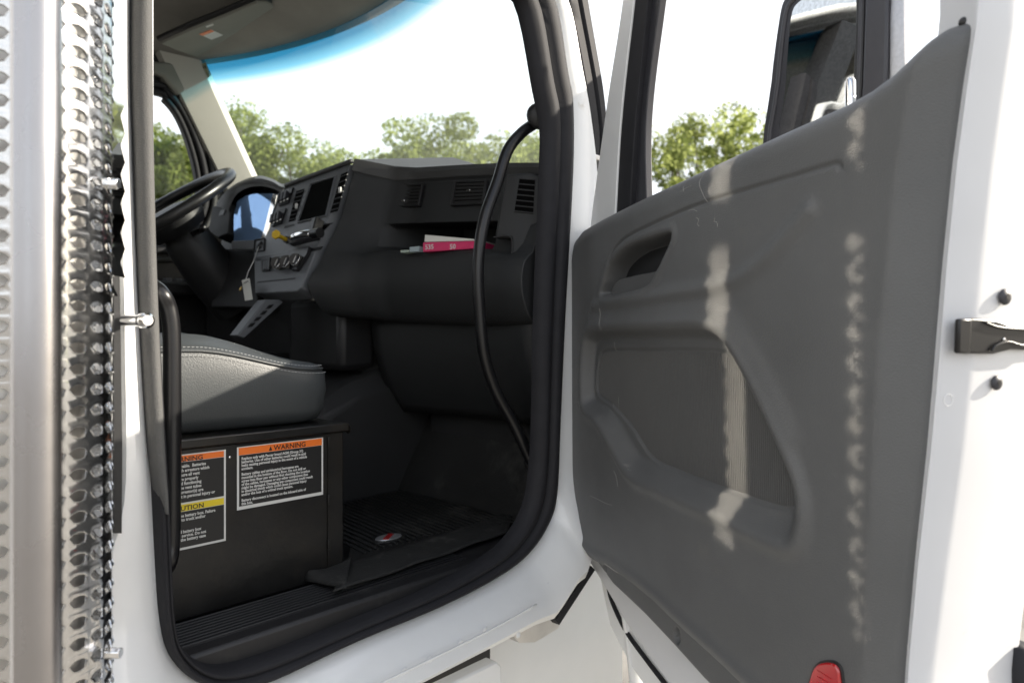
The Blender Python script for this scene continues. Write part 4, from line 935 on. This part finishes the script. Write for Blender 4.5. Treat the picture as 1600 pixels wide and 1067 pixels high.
for a in (R(15), R(165), R(270)):
    d_ = math.cos(a) * wu + math.sin(a) * wv; tn = np.cross(axn, d_)
    sp = MB(); p0 = hubc + d_ * .08; p1 = WC + d_ * (WR - .004)
    sp.loft([[p0 - tn * .028, p0 + tn * .028, p0 + tn * .028 - axn * .012, p0 - tn * .028 - axn * .012], [p1 - tn * .015, p1 + tn * .015, p1 + tn * .015 - axn * .010, p1 - tn * .015 - axn * .010]]); s_o = sp.build('spoke', M['mirror_shell'], SW, bevel=.003)
    for k in range(3): MB().box(p0 * .6 + p1 * .4 + tn * (k - 1) * .014 + axn * .002, (.018, .009, .005), (d_, tn, axn)).build('spoke_button', M['gloss_black'], s_o, bevel=.001)
colp = [hubc - axn * .02, hubc - axn * .14, hubc - axn * .30 + np.array([.05, 0, -.05])]
MB().tube([hubc - axn * .03, hubc - axn * .08, hubc - axn * .2, hubc - axn * .36], [.05, .075, .085, .08], 18).build('column_shroud', M['black'], SW, smooth='auto')
# stalk
st0 = hubc - axn * .07; MB().tube([st0 + np.array([0, -.05, 0]), st0 + np.array([.0, -.13, .005]), st0 + np.array([-.01, -.17, .01])], [.008, .009, .011], 12).build('stalk', M['gloss_black'], SW, smooth=True)
# black block added under the column to darken the foot space
MB().box((1.02, 1.30, FLOOR + .20), (.20, .56, .40)).build('foot_space_dark_block', M['black'], CAB, bevel=.02)

# ================================================================== key tag
KT = empty('key_tag', tuple(fp(389, 450, .03)), 'white paper key tag with brass disc hanging below the ignition', 'tag')
mb = MB(); mb.prism([fp(a, b, .03) for a, b in [(378, 438), (390, 435), (395, 468), (383, 470)]], FN * .001); tg = mb.build('tag_paper', M['paper'], KT)
text('tag_writing', 'MR\n2', .020, fp(380, 441, .0325), fp(390, 438, .0325) - fp(380, 441, .0325), fp(380, 441, .0325) - fp(384, 466, .0325), M['label_black'], tg)
MB().dome(fp(376, 451, .028), FN, .008, .002, 16).build('brass_disc', mat('brass', (.5, .33, .08), .35, metal=1), KT, smooth=True)
MB().tube([fp(384, 437, .03), fp(388, 424, .03), fp(396, 408, .028), fp(404, 386, .02)], .0012, 6).build('key_chain', M['pipe'], KT)

# ================================================================== seat
SEAT = empty('passenger_seat', (.42, .40, CZ - .15), 'grey vinyl passenger seat cushion with stitched seam', 'seat')
X0, X1, Y0, Y1 = .12, .714, .168, .66
def seat_ring(ins, zf, nr=72, rad=.052):
    out = []; hw, hl = (X1 - X0) / 2 - ins, (Y1 - Y0) / 2 - ins; cx_, cy_ = (X0 + X1) / 2, (Y0 + Y1) / 2; r = max(.012, rad - ins * .3)
    P = np.array(rrect(2 * hw, 2 * hl, min(r, hw * .9, hl * .9), 8) ); P = np.vstack([P, P[:1]]); P = resample(P, nr + 1)[:-1]
    for p in P:
        x, y = cx_ + p[0], cy_ + p[1]; out.append(np.array([x, y, zf(x, y)]))
    return out
def zseam(x, y): u = (x - X0) / (X1 - X0); q = smooth(np.array((x - .45) / .22)); return CZ - .013 - .036 * float(q)
def ztopf(k):
    def f(x, y):
        cy_ = (Y0 + Y1) / 2; bol = math.exp(-((abs(y - cy_) - .20) / .06) ** 2) * (1 - float(smooth(np.array((x - .40) / .22))) * .6)
        mid = .010 + .034 * (1 - ((y - cy_) / .25) ** 2) * (.22 + .78 * math.exp(-((x - .545) / .10) ** 2)); return zseam(x, y) + k * (mid * .9 + .004 * bol)
    return f
rings = [seat_ring(.028, lambda x, y: CZ - .150), seat_ring(.010, lambda x, y: CZ - .143), seat_ring(.002, lambda x, y: CZ - .125), seat_ring(-.002, lambda x, y: CZ - .09), seat_ring(0, lambda x, y: CZ - .055 * .9 - .01), seat_ring(.004, lambda x, y: zseam(x, y) - .006), seat_ring(.006, zseam), seat_ring(.010, ztopf(.35)), seat_ring(.022, ztopf(.62)), seat_ring(.05, ztopf(.85)), seat_ring(.09, ztopf(1)), seat_ring(.14, ztopf(1.02)), seat_ring(.20, ztopf(1.02)), seat_ring(.235, ztopf(1.02))]
MB().loft(rings).build('cushion', M['vinyl'], SEAT, smooth=True)
sm = seat_ring(.0035, lambda x, y: zseam(x, y) - .002)
MB().tube(sm, .0022, 8, loop=True).build('piping', M['vinyl'], SEAT, smooth=True)
stc = MB(); L = resample(np.array(seat_ring(.0055, lambda x, y: zseam(x, y) + .0042, 200)), 300)
for k in range(0, 299, 1):
    a, b = L[k], L[k + 1]; stc.tube([a + (b - a) * .15, a + (b - a) * .75 ], .0005, 4)
L = resample(np.array(seat_ring(-.0002, lambda x, y: zseam(x, y) - .009, 200)), 300)
for k in range(0, 299, 1):
    a, b = L[k], L[k + 1]; stc.tube([a + (b - a) * .15, a + (b - a) * .75], .00045, 4)
stc.build('stitching', M['thread'], SEAT, kind='stuff')
# back rest, hidden mostly behind the doorway pillar
rings = []
for k, (s_, d_) in enumerate(((.90, 0), (1, .02), (1, .09), (.88, .12))):
    rr = [(x * s_, z * s_) for x, z in rrect(.46, .68, .09, 6)]
    rings.append([np.array([.10 - d_ - .18 * (z + .34), .414 + x, CZ + .34 + z]) for x, z in rr])
MB().loft(rings).build('backrest', M['vinyl'], SEAT, smooth='auto')

# ================================================================== battery box
BX = empty('battery_box', (.42, .40, FLOOR), 'black steel battery box with warning labels under the passenger seat', 'box')
YB = .150; XF = PY(537, 700, YB)[0]; zt1 = CZ - .155
MB().box(((.08 + XF) / 2, (YB + .64) / 2, (FLOOR + zt1 - .012) / 2), (XF - .08, .64 - YB, zt1 - .012 - FLOOR)).build('box_body', M['steel_black'], BX, bevel=.003)
MB().box(((.07 + XF + .006) / 2, (YB + .64) / 2 - .004, zt1 - .004), (XF + .006 - .07, .64 - YB + .012, .016)).build('box_lid', M['steel_black'], BX, bevel=.003)
ed = PY(505, 780, YB - .001)
MB().box((PY(512, 780, YB)[0], YB - .0015, (FLOOR + zt1) / 2 - .01), (.0022, .003, zt1 - FLOOR - .04)).build('weld_seam', M['steel_black'], BX)
for yy in (690, 780, 850): MB().box(PY(514, yy, YB - .003), (.006, .004, .018)).build('hinge_knuckle', M['steel_black'], BX, bevel=.001)
MB().tube([(XF + .0, YB + .02, zt1 - .012), (XF + .022, YB + .02, zt1 - .012)], .005, 10).build('lid_bolt', M['steel_black'], BX, smooth='auto')
MB().dome((XF + .022, YB + .02, zt1 - .012), (1, 0, 0), .009, .005, 12).build('bolt_head', M['steel_black'], BX)
bolt(PY(359, 714, YB - .001), (0, -1, 0), .002, M['chrome'], BX, name='rivet', socket=False)
def label(px4, parts_, txts, name):
    # px4: corners (tl, tr, br, bl) on the box face; label stays axis aligned with the face
    tl = PY(*px4[0], YB); tr = PY(*px4[1], YB); br = PY(*px4[2], YB); bl = PY(*px4[3], YB)
    x0, x1 = (tl[0] + bl[0]) / 2, (tr[0] + br[0]) / 2; z1, z0 = (tl[2] + tr[2]) / 2, (bl[2] + br[2]) / 2
    W_, H_ = x1 - x0, z1 - z0; y = YB - .0012
    base = MB().box(((x0 + x1) / 2, y, (z0 + z1) / 2), (W_, .0008, H_)).build(name, M['label_white'], BX)
    def rect(u0, u1, v0, v1, m, nm, dy=.0006):
        MB().box((x0 + W_ * (u0 + u1) / 2, y - dy, z1 - H_ * (v0 + v1) / 2), (W_ * (u1 - u0), .0006, H_ * (v1 - v0))).build(nm, m, base)
    for a in parts_: rect(*a)
    for body, u, v, size, m, sx, ln_ in txts:
        text('lettering', body, size * H_, (x0 + W_ * u, y - .0013, z1 - H_ * v), (1, 0, 0), (0, 0, 1), m, base, sx=sx, line=ln_, bold=.00018)
    return base, (x0, x1, z0, z1)
t_r = "Replace only with Paccar brand AGM (Group 31)\nbatteries. Use of other batteries could result in acid\nleaks causing personal injury in the event of a vehicle\naccident."
t_r2 = "Battery cables and air/electrical harnesses are\nmounted in the bottom of the floor. Do not drill or\nscrew into floor pan without first checking the location\nof the cables, harnesses or any other component that\nmight be damaged. Damaging any component could result\nin electrical shock which could cause personal injury\nand/or the loss of a critical truck system."
t_r3 = "Battery disconnect is located on the inboard side of\nthis box."
lb_, (lx0, lx1, lz0, lz1) = label([(368, 701), (504, 681), (504, 772), (371, 797)],
    [(.018, .982, .015, .13, M['orange'], 'warning_band'), (.022, .978, .135, .945, M['label_black'], 'label_field')],
    [("WARNING", .40, .025, .115, M['label_black'], 1.05, 1), (t_r, .045, .160, .060, M['label_white'], .90, .90), (t_r2, .045, .410, .060, M['label_white'], .90, .90), (t_r3, .045, .825, .060, M['label_white'], .90, .90)], 'warning_label')
MB().prism([(lx0 + (lx1 - lx0) * .345, YB - .0022, lz1 - (lz1 - lz0) * .115), (lx0 + (lx1 - lx0) * .385, YB - .0022, lz1 - (lz1 - lz0) * .115), (lx0 + (lx1 - lx0) * .365, YB - .0022, lz1 - (lz1 - lz0) * .04)], (0, .0004, 0)).build('warning_triangle', M['label_black'], lb_)
t_l = "Battery gases are flammable.  Batteries\nmust have caps and flash arrestors which\nare vented outside. Ensure all vent\ntubes and magnets are properly\nconnected together and functioning\nas intended. Keep the vent tubes\nclear and the flash arrestor(s) are\nclean to avoid\tin personal injury or\ndeath."
t_l = "Battery gases are flammable.  Batteries\nmust have caps and flash arrestors which\nare vented outside. Ensure all vent\ntubes and grommets are properly\nconnected together and functioning\nas they should. Keep the vent tubes\nclear. Check the flash arrestor(s) are\nfitted. Failure can result in personal injury or"
t_l2 = "Do not overload the battery box. Failure\nmay cause damage to truck and/or\nequipment.\n\nKeep terminals and battery box\nclean and dry after service. Do not\noverturn or crack the battery case\nor cause damage."
label([(215, 716), (350, 704), (354, 845), (215, 872)],
    [(.018, .975, .012, .075, M['orange'], 'warning_band'), (.022, .975, .08, .505, M['label_black'], 'label_field'), (.018, .975, .525, .595, M['yellow'], 'caution_band'), (.022, .975, .60, .975, M['label_black'], 'label_field')],
    [("WARNING", .30, .018, .070, M['label_black'], 1.1, 1), ("CAUTION", .34, .532, .070, M['label_black'], 1.1, 1), (t_l, .05, .10, .0455, M['label_white'], .88, 1.0), (t_l2, .12, .62, .0455, M['label_white'], .88, .92)], 'warning_label')

# ================================================================== floor mat
FMZ = FLOOR + .004
MT = empty('floor_mat', (.95, .35, FLOOR), 'black ribbed rubber floor mat with curled near corner', 'mat')
mo = [(534, 925), (545, 868), (560, 800), (600, 760), (640, 742), (760, 745), (800, 770), (790, 812), (740, 840), (650, 878), (560, 918)]
mo = [PZ(a, b, FMZ) for a, b in mo]
mb = MB(); mb.prism(mo, (0, 0, .006)); mb.build('mat_base', M['mat'], MT, bevel=.002)
# curled corner flap toward the camera
def flap(u, v):
    a = PZ(545, 880, FMZ + .008) * (1 - u) + PZ(800, 800, FMZ + .008) * u
    b = PZ(520, 930, FMZ + .008) * (1 - u) + PZ(795, 830, FMZ + .008) * u
    p = a * (1 - v) + b * v; return p + UP * (.006 * v ** 2 * (1 - u) ** 2 + .0015 * math.sin(u * 19) * v)
M['mat_worn'] = mat('worn_rubber_edge', (.013, .013, .0125), .75, var=.4, vscale=25, bump=.9, bscale=180, dirt=(.075, .072, .066), dscale=18, dlo=.54, dhi=.72)
MB().grid(flap, 20, 8).build('mat_edge', M['mat_worn'], MT, smooth=True, thick=.003)
def flap2(u, v):
    a = PZ(488, 900, FMZ + .010) * (1 - u) + PZ(548, 880, FMZ + .01) * u; b = PZ(476, 908, FMZ + .004) * (1 - u) + PZ(540, 928, FMZ + .004) * u
    p = a * (1 - v) + b * v; return p + UP * (.014 * math.sin(v * 3.1) * (1 - u) + .010 * u)
MB().grid(flap2, 12, 8).build('mat_corner', M['mat_worn'], MT, smooth=True, thick=.004)
rb = MB()
for k in range(26):
    x = .80 + k * .016
    if x > 1.19: break
    y0 = .20 if x < 1.0 else .20 - (x - 1.0) * .4
    rb.tube([(x, y0, FMZ + .0075), (x + .05, .60, FMZ + .0075)], .0032, 5)
rb.build('mat_ribs', M['mat'], MT, kind='stuff')
bc_ = PZ(607, 841, FMZ + .008)
bd = MB(); bd.loft([[bc_ + np.array([math.cos(a) * .034 * s_, math.sin(a) * .022 * s_, hh]) for a in np.linspace(0, 2 * math.pi, 33)[:-1]] for s_, hh in ((1.25, 0), (1.2, .003), (1.0, .003), (.98, .001))]); be = bd.build('mat_badge', M['mat'], MT, smooth='auto')
bd = MB(); bd.loft([[bc_ + np.array([math.cos(a) * .032 * s_, math.sin(a) * .020 * s_, hh]) for a in np.linspace(0, 2 * math.pi, 33)[:-1]] for s_, hh in ((1.0, .0015), (.95, .004))]); bd.build('badge_disc', M['badge'], be, smooth='auto')
MB().box(bc_ + UP * .0045, (.040, .012, .0012), ((.8, .6, 0), (-.6, .8, 0), (0, 0, 1))).build('badge_emblem', M['red'], be)
# ================================================================== booklets on the shelf
BK = empty('booklet', tuple(PY(700, 392, .26)), 'pink covered booklet numbered 535 lying in the dash shelf', 'booklet')
p0, p1 = PD(661, 391, 1.66), PD(742, 391, 1.60)
ex = (p1 - p0); ex[2] = 0; Lb = np.linalg.norm(ex); ex /= Lb; ey = np.array([-ex[1], ex[0], 0]) * 1.0
if np.dot(ey, FW) < 0: ey = -ey
Lb = .155; zb = zfor(p0[0], p0[1], 392)
mb = MB(); mb.prism([p0 + UP * -.004, p0 + ex * Lb - UP * .004, p0 + ex * Lb + UP * .013, p0 + UP * .019], ey * .10); bo = mb.build('cover', M['pink'], BK, bevel=.0006)
text('cover_number', '535', .0165, p0 + ex * .006 + UP * .0145 - ey * .0006, ex, UP, M['label_white'], bo, ext=.0002, bold=.0003)
text('cover_number', '50', .0165, p0 + ex * .075 + UP * .0115 - ey * .0006, ex, UP, M['label_white'], bo, ext=.0002, bold=.0003)
PP = empty('paper_stack', tuple(p0 + UP * .02), 'loose white papers lying on the pink booklet in the shelf', 'papers')
mb = MB(); mb.prism([p0 + ex * .004 + UP * .020, p0 + ex * Lb + UP * .014, p0 + ex * Lb + UP * .016, p0 + ex * .006 + UP * .037], ey * .09); mb.build('paper_sheets', M['paper'], PP)
FO = empty('folded_leaflet', tuple(PD(648, 391, 1.68)), 'small pale leaflet left of the pink booklet in the shelf', 'leaflet')
q0 = PD(640, 392, 1.69); mb = MB(); mb.prism([q0 - UP * .003, q0 + ex * .028 - UP * .003, q0 + ex * .028 + UP * .010, q0 + UP * .009], ey * .06); mb.build('leaflet_sheet', mat('leaflet_paper', (.33, .40, .42), .6), FO)
q0 = PD(626, 393, 1.70); mb = MB(); mb.prism([q0 - UP * .003, q0 + ex * .022 - UP * .003, q0 + ex * .022 + UP * .003, q0 + UP * .003], ey * .05); mb.build('leaflet_flap', mat('green_paper', (.35, .42, .36), .6), FO)

# ================================================================== exhaust stack with perforated shield
SXC = PD(44, 533.5, .70); SXC = np.array([SXC[0], SXC[1], 0]); SR = .0745
EXH = empty('exhaust_stack', (SXC[0], SXC[1], .6), 'upright exhaust stack in a polished perforated heat shield', 'exhaust')
ncol, dz = 21, .0208; zlo, zhi = CZ - .62, CZ + .62; nrow = int((zhi - zlo) / dz)
sh = MB(); hexa = []
hole = [(-.42, .06), (-.24, .22), (.0, .27), (.24, .22), (.42, .06), (.26, -.22), (0, -.29), (-.26, -.22)]
cellb = [(-.5, 0), (-.5, .5), (0, .5), (.5, .5), (.5, 0), (.5, -.5), (0, -.5), (-.5, -.5)]
def cyl(u, v, col, row, off=0):
    a = (col + u) / ncol * 2 * math.pi; z = zlo + (row + .5 + v) * dz + (col * 7 % 3) * 0 ; r = SR + off
    return (SXC[0] + r * math.cos(a), SXC[1] + r * math.sin(a), z)
ca = math.atan2(CAM[1] - SXC[1], CAM[0] - SXC[0])
for c in range(ncol):
    for r in range(nrow):
        outer_ = [cyl(u, v, c, r, .0) for u, v in cellb]
        mid_ = [cyl(u * 1.12, v * 1.14, c, r, .0001) for u, v in hole]
        lip_ = [cyl(u, v, c, r, .0015 if v < 0 else -.0002) for u, v in hole]
        inn_ = [cyl(u * .95, v * .93, c, r, .0004 if v < 0 else -.0022) for u, v in hole]
        vs = outer_ + mid_ + lip_ + inn_; fs = []
        for q in range(3):
            for k in range(8): fs.append((q * 8 + k, q * 8 + (k + 1) % 8, (q + 1) * 8 + (k + 1) % 8, (q + 1) * 8 + k))
        sh.add(vs, fs)
sh.build('heat_shield', M['shield'], EXH, smooth='auto')
MB().tube([(SXC[0], SXC[1], zlo - .3), (SXC[0], SXC[1], zhi + .3)], .05, 32).build('exhaust_pipe', M['pipe'], EXH, smooth='auto')
fn2 = np.array([.797, -.605, 0]); fn2 /= np.linalg.norm(fn2); ft = np.array([-fn2[1], fn2[0], 0]); fc = PD(181, 533.5, .78)
M['flat'] = mat('polished_flat_strip', (.9, .88, .84), .035, metal=1)
def toothed(c, n_, z0, z1, a, b, ta, tb, pitch, name):
    n_ = np.array(n_) / np.linalg.norm(n_); t_ = np.array([-n_[1], n_[0], 0]); k = int((z1 - z0) / pitch); L_, R_ = [], []
    for i in range(k + 1):
        z = z0 + i * pitch; L_ += [(a, z), (a + ta, z + pitch * .5)] if ta else [(a, z)]; R_ += [(b, z), (b - tb, z + pitch * .5)] if tb else [(b, z)]
    n2 = min(len(L_), len(R_)); 
    if len(L_) != len(R_):
        zz_ = [q_[1] for q_ in (R_ if len(R_) > len(L_) else L_)]
        if len(R_) > len(L_): L_ = [(a, q_) for q_ in zz_]
        else: R_ = [(b, q_) for q_ in zz_]
    P_ = lambda u, z: np.array([c[0], c[1], 0]) + t_ * u + UP * z
    MB().loft([[P_(*l), P_(*r), P_(*r) - n_ * .002, P_(*l) - n_ * .002] for l, r in zip(L_, R_)]).build(name, M['flat'], EXH)
toothed(fc, (.797, -.605, 0), CZ + .075, CZ + .66, -.027, .027, .0, .014, .034, 'streak_reflector')  # flat reflector added and angled to throw a sun streak onto the door panel
fc3 = PD(176, 533.5, .745)
toothed(fc3, (.715, -.70, 0), CZ + .05, CZ + .66, -.011, .011, .0, .016, .034, 'toothed_streak_reflector')  # second added reflector, turned and toothed for the rear streak on the door
for q in ((181, 287), (184, 1020)):
    p = PD(q[0], q[1], .70); MB().tube([p - RT * .012, p + RT * .003], .006, 6).build('shield_bolt', M['chrome'], EXH, bevel=.001)
RL = PD(57, 533.5, .50)
RAIL = empty('grab_rail', (RL[0], RL[1], .9), 'thick polished vertical grab rail in front of the perforated shield', 'rail')
prof_r = [(math.cos(a) * .0152, math.sin(a) * .0152) for a in np.linspace(0, 2 * math.pi, 37)[:-1]]
fw2 = FW; rt2 = RT
rings = []
for z in (CZ - .55, CZ - .2, CZ + .2, CZ + .55):
    rings.append([np.array([RL[0], RL[1], z]) + rt2 * x * 1.05 - fw2 * (y - (.003 * math.exp(-(x / .004) ** 2) if y > 0 else 0)) for x, y in prof_r])
MB().loft(rings).build('rail_tube', M['rail'], RAIL, smooth='auto')
